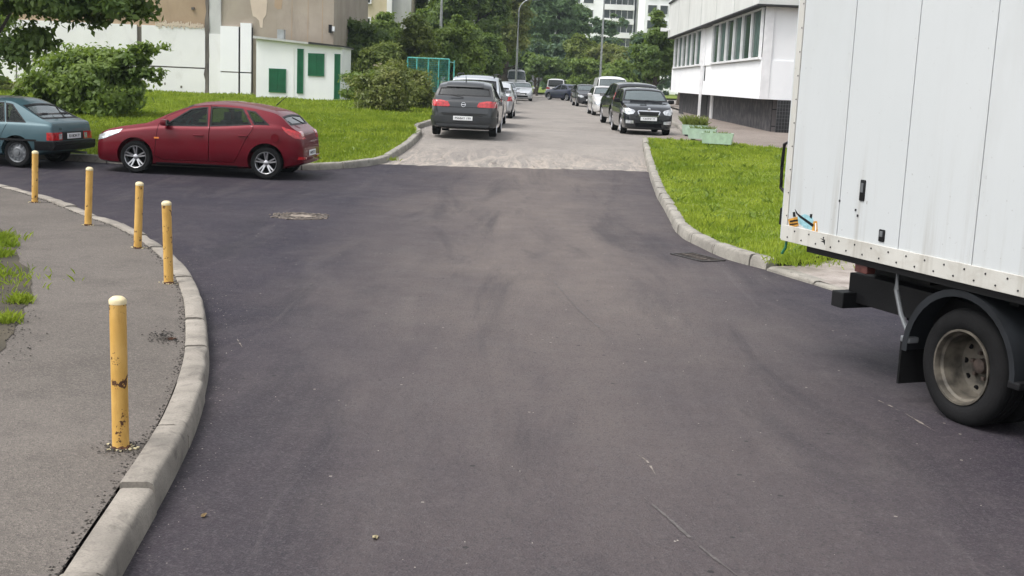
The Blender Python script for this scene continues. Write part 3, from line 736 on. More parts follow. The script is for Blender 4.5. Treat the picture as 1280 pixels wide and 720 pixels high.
# ------------------------------------------------------------------ planters
def planter(px, py, w_, label, grass=.25):
    g = G(px, py, .13); z = gz(g.y)+.13
    e = empty('planter', (g.x, g.y, z), -.25, label, 'planter', 'pale green planters on the right pavement')
    bm = bmesh.new(); h_ = .34
    outer = [(-w_/2, -.2), (w_/2, -.2), (w_/2, .2), (-w_/2, .2)]
    rg = []
    for (s_, zz) in ((.82, .05), (1, h_), (.9, h_), (.88, h_-.05)): rg.append([bm.verts.new((a*s_ if s_ > .86 else a*.9, b*s_, zz)) for a, b in outer])
    for a, b in zip(rg, rg[1:]):
        for i in range(4): bm.faces.new((a[i], a[(i+1) % 4], b[(i+1) % 4], b[i]))
    bm.faces.new(rg[0]); bmobj('tub', bm, M['mint'], e)
    bm = bmesh.new(); box(bm, (0, 0, h_-.06), (w_*.86, .34, .02)); bmobj('soil', bm, M['soil'], e)
    bm = bmesh.new(); box(bm, (-w_*.3, 0, .025), (.1, .3, .05)); box(bm, (w_*.3, 0, .025), (.1, .3, .05)); bmobj('foot', bm, M['dark'], e)
    n = int(260*grass/.25); r_ = np.random.default_rng(int(px))
    bl = blades('plants', r_.uniform(-w_*.42, w_*.42, n), r_.uniform(-.16, .16, n), np.full(n, h_-.06), np.full(n, grass), .012, L3 if grass > .2 else L1, None, .8)
    bl.parent = e
    for k in ('label', 'category'):
        if k in bl: del bl[k]
M['mint'] = pm('mint_paint', (.42, .56, .44), .6, var=.12, scale=8)
planter(868, 170.5, .75, 'farthest mint green planter full of tall yellowish grass', .30)
planter(877, 176, .8, 'middle mint green planter with low plants', .14)
planter(896, 182, .85, 'nearest mint green planter with sparse low weeds', .10)

# ------------------------------------------------------------------ trees
T = tree
def pt(px, Y): return X(px, Y), Y
def tr(name, px, Y, pytop, rpx, z0, m, n, ls, label, **kw):
    x, y = pt(px, Y); top = Z(px, pytop, Y)-gz(y); rx = rpx/FPX*Y
    return T(name, x, y, top, rx, kw.pop('ry', rx*.9), z0, m, n, ls, label, **kw)
BG = 'background trees beyond the left lawn'
tr('shrub', 122, 34, 52, 80, .0, L1, 11500, .085, 'dense dark shrub on the lawn before the white wall behind the teal car', cat='shrub', ry=1.6, k=46, shell=.35,
   extra=[((1.0, -.3, 1.7), (.75, .5, .45), 900, 12), ((-.2, -.2, .55), (1.9, 1.4, .6), 7000, 60), ((1.7, -.3, 2.0), (.5, .3, .2), 260, 6), ((1.5, -.5, 1.3), (.55, .4, .3), 400, 8)])
nt_ = T('leafy_tree', X(-40, 26), 26, 8.5, 4.1, 3.2, 2.75, L2, 42000, .085, 'large leafy tree overhanging the teal hatchback at the left edge', k=110, shell=.3, droop=.7, r0=.17,
   extra=[((.2, -.5, 3.15), (4.3, 1.6, .75), 18000, 100), ((-.2, -1.2, 2.35), (1.1, .8, .7), 2200, 16), ((3.1, -.2, 3.35), (1.15, 1.0, 1.0), 4200, 26), ((3.9, -.3, 4.2), (1.0, .9, .7), 2600, 16), ((1.6, -.6, 2.1), (.75, .6, .65), 1400, 12), ((1.2, -2.2, 1.6), (.5, .4, .5), 500, 6)])
tr('shrub', 30, 52, 100, 60, .0, L5, 6000, .12, 'low olive shrub against the white wall behind the teal car roof', cat='shrub', ry=1.5)
tr('shrub', 482, 46.5, 80, 36, .0, L5, 15000, .07, 'round olive green bush behind the dark grey hatchback', cat='bush', k=60, shell=.3, extra=[((.2, -.2, 1.5), (.85, .8, .35), 1500, 16), ((0, 0, .55), (1.25, 1.1, .6), 6000, 50)])
tr('shrub', 517, 51, 90, 30, .0, L5, 9000, .075, 'second bush directly beyond the round olive one, beside the parked row', cat='bush', k=50, shell=.3, extra=[((0, 0, .5), (1.1, 1.0, .55), 4500, 40)])
tr('shrub', 452, 58, 88, 22, .0, L1, 5000, .08, 'green bush between the round olive bush and the shed', cat='bush')
tr('tree', 444, 70, 14, 34, .4, L2, 14000, .12, 'dark green tree just right of the brown building corner', group=BG)
tr('tree', 476, 65, 44, 26, .3, L3, 9000, .10, 'small yellow green tree above the olive bush', group=BG)
tr('tree', 428, 66, 78, 20, .0, L2, 5000, .10, 'low dark tree touching the right side of the shed', group=BG)
tr('tree', 520, 74, 20, 34, .6, L3, 14000, .12, 'yellow green tree behind the teal mesh cage', group=BG)
tr('tree', 562, 77, 22, 38, .3, L1, 16000, .12, 'mid green tree standing right of the teal mesh cage', group=BG)
tr('tree', 600, 88, 34, 28, .3, L2, 10000, .13, 'dark tree directly beyond the silver car with roof rails', group=BG)
tr('tree', 540, 100, -60, 44, 2, L1, 16000, .17, 'tall green tree rising behind the pole left of the street', group=BG)
tr('tree', 590, 106, -70, 42, 1.5, L2, 16000, .17, 'tall dark green tree left of the street', group=BG)
tr('tree', 628, 118, -50, 34, .6, L5, 14000, .18, 'tall olive tree beside the curved lamp post', group=BG)
tr('tree', 500, 110, -10, 30, 2, L4, 9000, .17, 'bluish tree between beige building and tall green tree', group=BG)
tr('tree', 615, 100, 45, 20, .0, L1, 7000, .14, 'small green tree beyond the left row of parked cars', group=BG)
B2 = 'trees closing the end of the street'
for i, (px, Y, t, r_, z0, m, n, lab) in enumerate((
    (655, 158, -50, 36, 1, L6, 15000, 'pale green tall tree at the street end beside the curved lamp'),
    (692, 162, -60, 34, 1, L6, 14000, 'pale green tall tree left of the white tower'),
    (668, 148, 45, 24, .2, L4, 9000, 'dark bluish tree low at the street end over the driving car'),
    (700, 152, 40, 26, .2, L4, 9000, 'dark bluish tree low behind the white van at the street end'),
    (640, 140, 50, 22, .0, L4, 8000, 'bluish tree behind the white minibus with roof lights'),
    (728, 142, 40, 25, .2, L3, 10000, 'yellowish tree behind the far right parked cars'),
    (752, 150, 8, 17, 2, L4, 6000, 'narrow dark tree in front of the tower loggias'),
    (758, 132, 44, 26, .2, L5, 11000, 'brownish crowned tree beyond the white van'),
    (788, 122, 48, 24, .2, L5, 10000, 'second brownish tree, nearer the dark tree by the white building'),
    (775, 100, 70, 22, .0, L1, 7000, 'low green tree behind the black parked cars'),
    (818, 92, 18, 26, .3, L2, 13000, 'dark green tree beside the far corner of the white building'),
    (850, 100, 5, 26, .3, L2, 7000, 'dark tree behind the white building corner'),
    (800, 105, 44, 22, .0, L4, 7000, 'bluish green tree left of the dark one by the white building'),
    (712, 170, -10, 26, 1, L6, 12000, 'tall pale green tree touching the left edge of the white tower'),
    (672, 135, 62, 20, .0, L2, 8000, 'low dark green tree behind the silver driving car'),
    (700, 134, 66, 22, .0, L2, 8000, 'low dark green tree behind the white van at the road end'),
    (735, 128, 66, 22, .0, L1, 8000, 'low green tree right behind the farthest cars of the right row'),
    (770, 116, 72, 20, .0, L2, 7000, 'low dark green tree behind the white van of the right row'))):
    tr('tree', px, Y, t, r_, z0, m, n, .11+Y*.0007, lab, group=B2)
tr('tree', 560, 92, -30, 44, .5, L2, 18000, .14, 'tall dark tree right behind the mesh cage trees', group=BG)
tr('tree', 480, 84, 12, 36, .5, L1, 14000, .13, 'green tree in front of the beige apartment building', group=BG)
tr('tree', 622, 124, 10, 22, .0, L1, 12000, .14, 'mid green tree rising behind the white minibus', group=BG)
tr('hedge', 560, 84, 74, 60, .0, L2, 9000, .12, 'dark hedge low behind the mesh cage', cat='hedge', ry=1.2)
wd = leafobj('woodland', [leaves((X(680, 200), 205, 3), (75, 12, 9), 22000, .5, 300, 77, shell=.2)], L4); tag(wd, 'far dark woodland closing the street', 'woodland', kind='stuff')
# tree canopy left of the white wall, mostly out of view
tr('tree', -60, 48, -60, 90, .5, L1, 9000, .12, 'tall tree at the far left in front of the white wall', group=BG)

# ------------------------------------------------------------------ teal mesh cage
Yc = 60; cz0 = gz(Yc); cx0, cx1 = X(509, Yc), X(561, Yc); ct = Z(535, 73, Yc)-cz0
cg = empty('mesh_cage', ((cx0+cx1)/2, Yc, cz0), 0, 'teal framed mesh fence panel standing behind the bushes', 'fence')
M['teal'] = pm('teal_paint', (.07, .33, .30), .5, var=.2)
bm = bmesh.new(); hw = (cx1-cx0)/2
for x in (-hw, -hw*.55, 0, hw*.5, hw, ): tube(bm, [(x, 0, 0), (x, 0, ct)], .035, 8)
tube(bm, [(hw, 0, ct*.95), (hw+.05, 3.5, ct*.95)], .03, 6); tube(bm, [(hw+.05, 3.5, 0), (hw+.05, 3.5, ct)], .035, 6)
for z in (.1, ct): tube(bm, [(-hw, 0, z), (hw, 0, z)], .035, 8)
bmobj('frame', bm, M['teal'], cg)
bm = bmesh.new(); n = 34
for k in range(n): box(bm, (-hw+2*hw*k/n, 0, ct/2), (.008, .008, ct))
for k in range(26): box(bm, (0, 0.01, ct*k/26), (2*hw, .008, .008))
bmobj('mesh', bm, M['teal'], cg)

# ------------------------------------------------------------------ air
hb = bpy.data.meshes.new('haze'); b_ = bmesh.new(); box(b_, (0, 190, 34), (620, 480, 72)); b_.to_mesh(hb); b_.free()
hm = bpy.data.materials.new('haze'); hm.use_nodes = True; hn = hm.node_tree; hn.nodes.remove(hn.nodes['Principled BSDF'])
pv = hn.nodes.new('ShaderNodeVolumePrincipled'); pv.inputs['Color'].default_value = (.80, .93, 1, 1); pv.inputs['Density'].default_value = .0003; pv.inputs['Anisotropy'].default_value = .2
hn.links.new(pv.outputs[0], hn.nodes['Material Output'].inputs['Volume']); link('haze', hb, hm)['kind'] = 'stuff'
# ------------------------------------------------------------------ lamp posts
def lamp(px, Y, pytop, label, arm=1.2, curve=True, pxb=None):
    x = X(px, Y); z0 = gz(Y); h_ = Z(px, pytop, Y)-z0
    e = empty('street_lamp', (x, Y, z0), 0, label, 'street lamp', 'street lamps along the road')
    bm = bmesh.new(); pts = [(0, 0, 0), (0, 0, h_*.5), (0, 0, h_-1.2)]
    rad = [.11, .09, .07]
    if curve:
        for k in range(1, 7): a = k/6*PI/2; pts.append((arm*(1-math.cos(a)), 0, h_-1.2+1.2*math.sin(a))); rad.append(.05)
    else: pts.append((0, 0, h_+.1)); rad.append(.06)
    tube(bm, pts, rad, 10); bmobj('post', bm, M['metal'], e, 40)
    bm = bmesh.new(); box(bm, ((arm+.3) if curve else .3, 0, h_-.02), (.7, .25, .14), bev=.04); bmobj('lamp_head', bm, M['metal'], e, 40)
lamp(645, 112, -2, 'curved arm street lamp left of the road end')
lamp(750, 112, -60, 'pole lamp rising in front of the white tower', curve=True)
lamp(549, 84, -90, 'grey pole lamp rising from the left trees')
# ------------------------------------------------------------------ cars
def curve(pts, x):
    """monotone cubic interpolation of pts"""
    xs = [p[0] for p in pts]; ys = [p[1] for p in pts]; n = len(xs)
    if x <= xs[0]: return ys[0]
    if x >= xs[-1]: return ys[-1]
    dl = [(ys[i+1]-ys[i])/(xs[i+1]-xs[i]) for i in range(n-1)]
    m = [dl[0]]+[0 if dl[i-1]*dl[i] <= 0 else 2*dl[i-1]*dl[i]/(dl[i-1]+dl[i]) for i in range(1, n-1)]+[dl[-1]]
    for i in range(n-1):
        if xs[i+1] >= x: break
    h = xs[i+1]-xs[i]; t = (x-xs[i])/h
    return (2*t**3-3*t*t+1)*ys[i]+(t**3-2*t*t+t)*h*m[i]+(-2*t**3+3*t*t)*ys[i+1]+(t**3-t*t)*h*m[i+1]
# s = distance behind the nose; zt top centre line, zs shoulder, w half width (fraction), zb underside
STY = {
 'hatch': dict(L=4.25, W=1.775, H=1.48, wb=2.65, f=.88, r=.315, tum=.40,
    zt=[(0, .60), (.04, .68), (.12, .76), (.35, .86), (.8, .955), (1.08, 1.0), (1.16, 1.03), (1.55, 1.235), (1.95, 1.40), (2.2, 1.455), (2.6, 1.48), (3.0, 1.455), (3.35, 1.405), (3.66, 1.335), (3.76, 1.29), (4.0, 1.06), (4.08, 1.0), (4.18, .93), (4.22, .8), (4.25, .62)],
    zs=[(0, .50), (.04, .60), (.12, .68), (.35, .78), (.9, .88), (1.3, .93), (2.5, .975), (3.5, 1.045), (3.8, 1.04), (4.02, .96), (4.18, .86), (4.22, .74), (4.25, .56)],
    w=[(0, .66), (.03, .74), (.1, .83), (.25, .92), (.6, .985), (1.1, 1), (3.1, 1), (3.6, .98), (3.95, .93), (4.15, .86), (4.22, .80), (4.25, .74)],
    zb=[(0, .26), (.1, .2), (.5, .17), (3.6, .18), (4.1, .26), (4.25, .32)], ws=(1.2, 1.93), rw=(3.76, 4.0)),
 'astra': dict(L=4.42, W=1.81, H=1.51, wb=2.685, f=.93, r=.325, tum=.42,
    zt=[(0, .60), (.04, .68), (.12, .77), (.35, .88), (.8, .97), (1.05, 1.02), (1.14, 1.05), (1.6, 1.28), (2.05, 1.44), (2.4, 1.50), (2.8, 1.51), (3.3, 1.49), (3.75, 1.43), (3.90, 1.38), (4.16, 1.06), (4.24, 1.01), (4.33, .95), (4.38, .82), (4.42, .64)],
    zs=[(0, .50), (.04, .60), (.12, .68), (.35, .79), (.9, .89), (1.3, .95), (2.5, .99), (3.6, 1.03), (4.0, 1.02), (4.2, .96), (4.33, .88), (4.38, .76), (4.42, .58)],
    w=[(0, .66), (.03, .74), (.1, .83), (.25, .92), (.6, .985), (1.1, 1), (3.3, 1), (3.9, .985), (4.2, .94), (4.34, .88), (4.39, .84), (4.42, .80)],
    zb=[(0, .26), (.1, .2), (.5, .17), (3.7, .18), (4.25, .24), (4.42, .28)], ws=(1.2, 2.0), rw=(3.93, 4.14)),
 'fabia': dict(L=4.0, W=1.642, H=1.498, wb=2.465, f=.85, r=.30, tum=.34,
    zt=[(0, .66), (.03, .76), (.08, .84), (.2, .90), (.5, .965), (.85, 1.01), (.98, 1.05), (1.35, 1.27), (1.68, 1.43), (1.95, 1.485), (2.4, 1.498), (3.0, 1.48), (3.5, 1.43), (3.62, 1.36), (3.82, 1.05), (3.92, .95), (3.97, .8), (4.0, .62)],
    zs=[(0, .56), (.03, .68), (.08, .76), (.2, .82), (.6, .90), (1.1, .96), (2.5, 1.0), (3.4, 1.02), (3.75, .98), (3.92, .86), (3.97, .72), (4.0, .56)],
    w=[(0, .74), (.03, .81), (.08, .87), (.2, .94), (.5, .985), (.9, 1), (3.2, 1), (3.7, .97), (3.9, .90), (4.0, .78)],
    zb=[(0, .24), (.1, .19), (.5, .17), (3.4, .18), (4.0, .28)], ws=(1.02, 1.66), rw=(3.64, 3.82)),
 'lada': dict(L=4.0, W=1.65, H=1.40, wb=2.46, f=.77, r=.285, tum=.42,
    zt=[(0, .58), (.03, .68), (.1, .73), (.5, .80), (1.1, .88), (1.2, .91), (1.6, 1.15), (1.98, 1.33), (2.2, 1.385), (2.6, 1.40), (3.0, 1.375), (3.12, 1.34), (3.2, 1.30), (3.82, .965), (3.90, .94), (3.96, .90), (3.985, .78), (4.0, .55)],
    zs=[(0, .50), (.03, .62), (.1, .67), (.5, .74), (1.2, .83), (2.5, .87), (3.3, .885), (3.85, .88), (3.96, .85), (3.985, .72), (4.0, .50)],
    w=[(0, .86), (.04, .93), (.12, .97), (.4, 1), (3.2, 1), (3.6, .985), (3.92, .955), (4.0, .93)],
    zb=[(0, .28), (.1, .24), (.5, .2), (3.4, .22), (4.0, .34)], ws=(1.22, 1.96), rw=(3.2, 3.80)),
 'suv': dict(L=4.5, W=1.84, H=1.68, wb=2.65, f=.88, r=.36, tum=.30,
    zt=[(0, .75), (.04, .86), (.12, .95), (.35, 1.03), (.9, 1.10), (1.15, 1.15), (1.25, 1.19), (1.6, 1.42), (1.95, 1.60), (2.2, 1.66), (2.8, 1.68), (3.6, 1.66), (4.05, 1.61), (4.15, 1.56), (4.34, 1.16), (4.40, 1.05), (4.46, .9), (4.5, .7)],
    zs=[(0, .62), (.04, .76), (.12, .86), (.35, .95), (1.1, 1.04), (2.5, 1.10), (3.8, 1.13), (4.25, 1.1), (4.4, 1.0), (4.46, .82), (4.5, .62)],
    w=[(0, .74), (.04, .82), (.12, .90), (.4, .98), (.8, 1), (3.8, 1), (4.2, .97), (4.4, .91), (4.5, .82)],
    zb=[(0, .30), (.1, .25), (.5, .22), (3.8, .23), (4.5, .34)], ws=(1.28, 1.93), rw=(4.16, 4.33)),
 'sedan': dict(L=4.45, W=1.72, H=1.45, wb=2.6, f=.85, r=.305, tum=.42,
    zt=[(0, .60), (.04, .68), (.12, .76), (.35, .84), (.9, .93), (1.15, .98), (1.25, 1.01), (1.7, 1.25), (2.05, 1.39), (2.4, 1.45), (2.9, 1.43), (3.2, 1.36), (3.7, 1.06), (3.8, 1.03), (4.2, 1.02), (4.36, .98), (4.42, .8), (4.45, .6)],
    zs=[(0, .50), (.04, .60), (.12, .68), (.35, .77), (1.1, .87), (2.5, .93), (3.8, .96), (4.2, .95), (4.36, .9), (4.42, .72), (4.45, .54)],
    w=[(0, .68), (.04, .78), (.12, .88), (.4, .98), (.8, 1), (3.6, 1), (4.1, .96), (4.3, .90), (4.45, .78)],
    zb=[(0, .26), (.1, .2), (.5, .17), (3.8, .19), (4.45, .3)], ws=(1.28, 2.03), rw=(3.22, 3.68)),
 'van': dict(L=4.9, W=1.94, H=2.05, wb=3.0, f=.9, r=.33, tum=.14,
    zt=[(0, .75), (.04, .90), (.12, 1.0), (.4, 1.10), (.75, 1.20), (.85, 1.25), (1.2, 1.62), (1.5, 1.88), (1.75, 1.99), (2.2, 2.05), (4.5, 2.04), (4.75, 2.0), (4.84, 1.85), (4.88, 1.3), (4.9, .8)],
    zs=[(0, .6), (.04, .78), (.12, .88), (.4, .98), (.9, 1.08), (2.0, 1.14), (4.6, 1.14), (4.84, 1.1), (4.88, .9), (4.9, .6)],
    w=[(0, .76), (.04, .83), (.12, .90), (.4, .98), (.8, 1), (4.6, 1), (4.84, .97), (4.9, .93)],
    zb=[(0, .30), (.1, .25), (.5, .22), (4.4, .23), (4.9, .34)], ws=(.88, 1.5), rw=(4.80, 4.885)),
}
class Body:
    def __init__(s, sty, sc=None):
        s.d = dict(STY[sty]); s.L = s.d['L']; s.hw = s.d['W']/2
    def f(s, k, x):
        return curve(s.d[k], x)
    def ye(s, x):   # roof edge half width
        w_ = s.f('w', x)*s.hw; g = max(0, s.f('zt', x)-s.f('zs', x)); return .945*w_-s.d['tum']*g*.86
    def zedge(s, x):
        a, b = s.f('zs', x), s.f('zt', x); return a+.86*max(.01, b-a)
    def ring(s, x):
        w_ = s.f('w', x)*s.hw; zb, zs, zt = s.f('zb', x), s.f('zs', x), max(s.f('zt', x), s.f('zs', x)+.02); g = zt-zs; H = zs-zb
        P = [(0, zb), (.55*w_, zb), (.86*w_, zb+.004), (.945*w_, zb+.035*H/.6), (.975*w_, zb+.12*H/.6), (.992*w_, zb+.25*H), (1*w_, zb+.45*H), (1*w_, zb+.62*H), (.993*w_, zb+.78*H), (.982*w_, zs-.09*H), (.965*w_, zs-.02)]
        y0 = .945*w_; ye_ = y0-s.d['tum']*g*.86
        for t in (0, .25, .5, .75, 1): bow = .03*g*4*t*(1-t)*.5; P.append((y0+(ye_-y0)*t+bow, zs+.86*g*t))
        zE = zs+.86*g
        for q in (.965, .92, .85, .74, .58, .38, .18, 0): P.append((ye_*q, zE+(zt-zE)*(1-q**3.4)))
        return P
    def mesh(s, off=0, x0=None, x1=None):
        xs = sorted(set([round(v, 4) for v in
            [s.L*k/56 for k in range(57)]+[.01, .02, .04, .06, .09, .12, .18]+[s.L-v for v in (.01, .02, .04, .06, .09, .12, .18, .25, .3)]]))
        bm = bmesh.new(); rings = []
        for x in xs:
            P = s.ring(x); full = P+[(-y, z) for y, z in P[-2:0:-1]]
            rings.append([bm.verts.new((s.L/2-x, y, z)) for y, z in full])
        n = len(rings[0])
        for a, b in zip(rings, rings[1:]):
            for k in range(n): bm.faces.new((a[k], a[(k+1) % n], b[(k+1) % n], b[k]))
        # end caps: fans of strips between left and right
        for rg in (rings[0], rings[-1]):
            m = len(rg)
            for k in range(m//2):
                a, b, c, d_ = rg[k], rg[k+1], rg[(m-k-1) % m], rg[(m-k) % m]
                vv = []
                for v in (a, b, c, d_):
                    if v not in vv: vv.append(v)
                if len(vv) > 2: bm.faces.new(vv)
        bmesh.ops.recalc_face_normals(bm, faces=bm.faces)
        bm.normal_update()
        if off:
            nn = [(v, v.normal.copy()) for v in bm.verts]
            for v, q in nn: v.co -= q*off
        return tomesh(bm)
def X2(B, s): return B.L/2-s
def make_wheel(parent, x, side, hw, r, kind='alloy', width=.2, spokes=5, steer=0, detail=2):
    e = empty('wheel', (x, side*(hw-width/2-.015), r)); e.parent = parent; e.rotation_euler = (0, 0, (PI if side < 0 else 0)+steer)
    # local +Y points outwards
    bm = bmesh.new(); h = width/2; rr_ = r*.70
    prof = [(rr_, -h), (r*.93, -h), (r*.985, -h*.8), (r, -h*.5), (r, h*.5), (r*.985, h*.8), (r*.93, h), (r*.82, h+.004), (rr_, h-.004), (rr_*.97, h*.4), (rr_*.97, -h*.4)]
    lathe(bm, prof, 36, close=True)
    t = bmobj('tyre', bm, M['rubber'], e, 30)
    bm = bmesh.new()
    ri = rr_+.002
    if kind == 'steel':
        lathe(bm, [(ri, h-.01), (ri*.97, h+.002), (ri*.92, h-.012), (ri*.84, h-.05), (ri*.62, h-.035), (ri*.45, h-.01), (ri*.3, h-.012), (ri*.28, h+.01), (.001, h+.014)], 36, cap=False)
        for k in range(12):
            a = 2*PI*k/12
            if k % 1 == 0: box(bm, (math.cos(a)*ri*.74, h-.036, math.sin(a)*ri*.74), (ri*.20, .02, ri*.13), rot=Matrix.Rotation(-a, 4, 'Y'), mat=0)
        m = M['steelrim']
    else:
        lathe(bm, [(ri, h-.006), (ri*.97, h+.006), (ri*.93, h-.004), (ri*.90, -h*.3), (ri*.88, -h*.6)], 40, cap=False)
        bl = bmesh.new()
        for k in range(spokes):
            a0 = 2*PI*k/spokes+.3
            for da in ((-.17, .17) if kind == 'twin' else (0,)):
                a = a0+da; wd_ = .030 if kind == 'twin' else .05
                b2 = bmesh.new(); L0 = ri*.80
                vs8 = []
                for (rr2, ww, yy) in ((ri*.14, wd_*1.0, h-.035), (ri*.94, wd_*.8, h-.005)):
                    for sx_ in (-1, 1):
                        for yy2 in (yy, yy-.035): vs8.append(bm.verts.new((math.cos(a)*rr2-math.sin(a)*sx_*ww/2*(r/.31), yy2, math.sin(a)*rr2+math.cos(a)*sx_*ww/2*(r/.31))))
                b2.free()
                for f in ((0, 1, 3, 2), (4, 5, 7, 6), (0, 1, 5, 4), (2, 3, 7, 6), (0, 2, 6, 4), (1, 3, 7, 5)): bm.faces.new([vs8[i] for i in f])
        bl.free()
        lathe(bm, [(ri*.22, h-.06), (ri*.22, h-.02), (ri*.15, h-.012), (.001, h-.010)], 20)
        m = M['alloy'] if kind != 'dark' else M['steelrim']
    bmobj('rim', bm, m, e, 35)
    bm = bmesh.new(); lathe(bm, [(ri*.9, -h*.6), (ri*.88, -h*.1), (.001, -h*.1)], 24); bmobj('brake_disc', bm, M['blackm'] if kind != 'steel' else M['dark'], e)
    return e
M['steelrim'] = pm('steel_rim_grey', (.20, .21, .22), .45, .5, var=.25)
M['interior'] = pm('car_interior', (.035, .033, .034), .9)
def textmesh(txt, size, m, parent, mat4, name='plate_text', ext=.0015):
    cu = bpy.data.curves.new('t', 'FONT'); cu.body = txt; cu.size = size; cu.align_x = 'CENTER'; cu.align_y = 'CENTER'; cu.extrude = ext; cu.resolution_u = 3
    to = bpy.data.objects.new('t', cu); C.objects.link(to); bpy.context.view_layer.update()
    me = bpy.data.meshes.new_from_object(to.evaluated_get(bpy.context.evaluated_depsgraph_get())); C.objects.unlink(to); bpy.data.objects.remove(to)
    me.transform(mat4); return link(name, me, m, parent)
def plate(parent, x, z, facing, txt, y=0, tilt=0):
    """facing +1 front (towards +x), -1 rear"""
    bm = bmesh.new(); box(bm, (0, 0, 0), (.014, .52, .112), bev=.004)
    Rt = Matrix.Translation((x, y, z)) @ (Matrix.Rotation(PI, 4, 'Z') if facing < 0 else Matrix.Identity(4)) @ Matrix.Rotation(tilt, 4, 'Y')
    bm.transform(Rt); p = bmobj('number_plate', bm, M['white'], parent)
    # text plane normal +x: x axis of text -> +y for front (viewed from +x, right is +y)
    Tm = Rt @ Matrix.Translation((.0085, 0, -.003)) @ Matrix(((0, 0, 1, 0), (1, 0, 0, 0), (0, 1, 0, 0), (0, 0, 0, 1)))
    textmesh(txt, .085, M['black'], p, Tm)
    return p
def cut_lamp(B, name, poly, axis, a, b, m, parent, proud=.006, mirror=True):
    outer = B.mesh(-proud); out = []
    prs = [prism(poly, axis, a, b)]
    res = boo(outer, tomesh(prs[0]), 'INTERSECT')
    o = link(name, res, m, parent, 40); out.append(o)
    if mirror:
        me = res.copy(); me.transform(Matrix.Scale(-1, 4, (0, 1, 0))); me.flip_normals(); out.append(link(name, me, m, parent))
    return out
def make_car(sty, paint, label, cat='car', detail=2, wheels='twin', wins=None, group=None, seed=0, rims=5, glass='glass', name='parked_car', doors=None, interior=True, wscreen='glassw', rglass='glassd'):
    B = Body(sty); d_ = B.d; L = B.L; hw = B.hw; e = empty(name, (0, 0, 0), 0, label, cat, group)
    body = B.mesh()
    outer = body.copy()
    # cabin cavity
    inner = B.mesh(.045)
    cb = bmesh.new(); c0, c1 = d_['ws'][0]-.02, L-.12; box(cb, (L/2-(c0+c1)/2, 0, 1.5), (c1-c0, 4, 1.9))
    for v in cb.verts:
        if v.co.z < 1: v.co.z = .50
    cav = boo(inner, tomesh(cb), 'INTERSECT')
    body = boo(body, cav)
    # wheel arches
    fx, rx_ = L/2-d_['f'], L/2-d_['f']-d_['wb']; r = d_['r']
    for x in (fx, rx_):
        for s in (1, -1):
            bm = bmesh.new(); lathe(bm, [(.001, 0), (r*1.17, 0), (r*1.17, .6), (.001, .6)], 40)
            bmesh.ops.remove_doubles(bm, verts=bm.verts, dist=.0021)
            bm.transform(Matrix.Translation((x, hw-.26 if s > 0 else -hw+.26-.6, r+.02))); bmesh.ops.recalc_face_normals(bm, faces=bm.faces)
            body = boo(body, tomesh(bm))
    # windows
    wins = wins or []
    sidep = []
    for (b0, t0, b1, t1, *rest) in wins:
        ins = rest[0] if rest else .055
        lo = [(x, B.f('zs', x)+.035) for x in (b0, (b0+b1)/2, b1)]; up = [(x, B.zedge(x)-ins) for x in (t1, (t0*.3+t1*.7), (t0*.7+t1*.3), t0)]
        pl = [(L/2-x, z) for x, z in lo+up]
        sidep.append(pl)
    def scr(key, ia, ib, ea):
        a, b = d_[key]; lowx, topx = (a, b) if key == 'ws' else (b, a)
        zl_, zt_ = B.f('zt', lowx)+ia, B.f('zt', topx)-ib
        yl, yt = B.ye(lowx)-ea, B.ye(topx)-ea-.015
        if key == 'rw' and sty in ('hatch', 'astra', 'fabia', 'suv', 'van'): yl -= .03
        n = 5; low = [(-yl+2*yl*k/n, zl_-.02*(1-(2*k/n-1)**2)*0) for k in range(n+1)]; up = [(yt-2*yt*k/n, zt_-.03*(abs(2*k/n-1))**2) for k in range(n+1)]
        return low+up
    wp = scr('ws', .02, .015, .055); rp_ = scr('rw', .03, .05, .06)
    xm = L/2-2.3
    prs = [prism(pl, 'Y', -3, 3) for pl in sidep]+[prism(wp, 'X', xm+.1, 4), prism(rp_, 'X', -4, min(xm-.1, L/2-d_['rw'][0]+.35))]
    ops_ = [('Y', pl, -3, 3) for pl in sidep]+[('X', wp, xm+.1, 4), ('X', rp_, -4, min(xm-.1, L/2-d_['rw'][0]+.35))]
    for pz in prs: body = boo(body, tomesh(pz))
    # glass and trim
    sh_ = boo(B.mesh(.010), B.mesh(.017))
    fr_ = boo(B.mesh(-.002), B.mesh(.03))
    for i, (ax, pl, a, b) in enumerate(ops_):
        g = boo(sh_, tomesh(prism(offpoly(pl, .004), ax, a, b)), 'INTERSECT')
        if ax == 'Y':
            gm = M[glass]
            halves = []
            for s in (1, -1):
                bm = bmesh.new(); bm.from_mesh(g)
                dv = [v for v in bm.verts if v.co.y*s < 0]; bmesh.ops.delete(bm, geom=dv, context='VERTS')
                if len(bm.faces): bmobj('window', bm, gm, e, 30)
                else: bm.free()
        else:
            link('windscreen' if i == len(ops_)-2 else 'rear_window', g, M[wscreen] if i == len(ops_)-2 else M[rglass], e, 30)
        if detail > 0:
            t_ = boo(fr_, tomesh(ringprism(offpoly(pl, -.006), offpoly(pl, .022), ax, a, b)), 'INTERSECT')
            for s in ((1, -1) if ax == 'Y' else (0,)):
                bm = bmesh.new(); bm.from_mesh(t_)
                if s: bmesh.ops.delete(bm, geom=[v for v in bm.verts if v.co.y*s < 0], context='VERTS')
                if len(bm.faces): bmobj('window_trim', bm, M['black'], e, 30)
                else: bm.free()
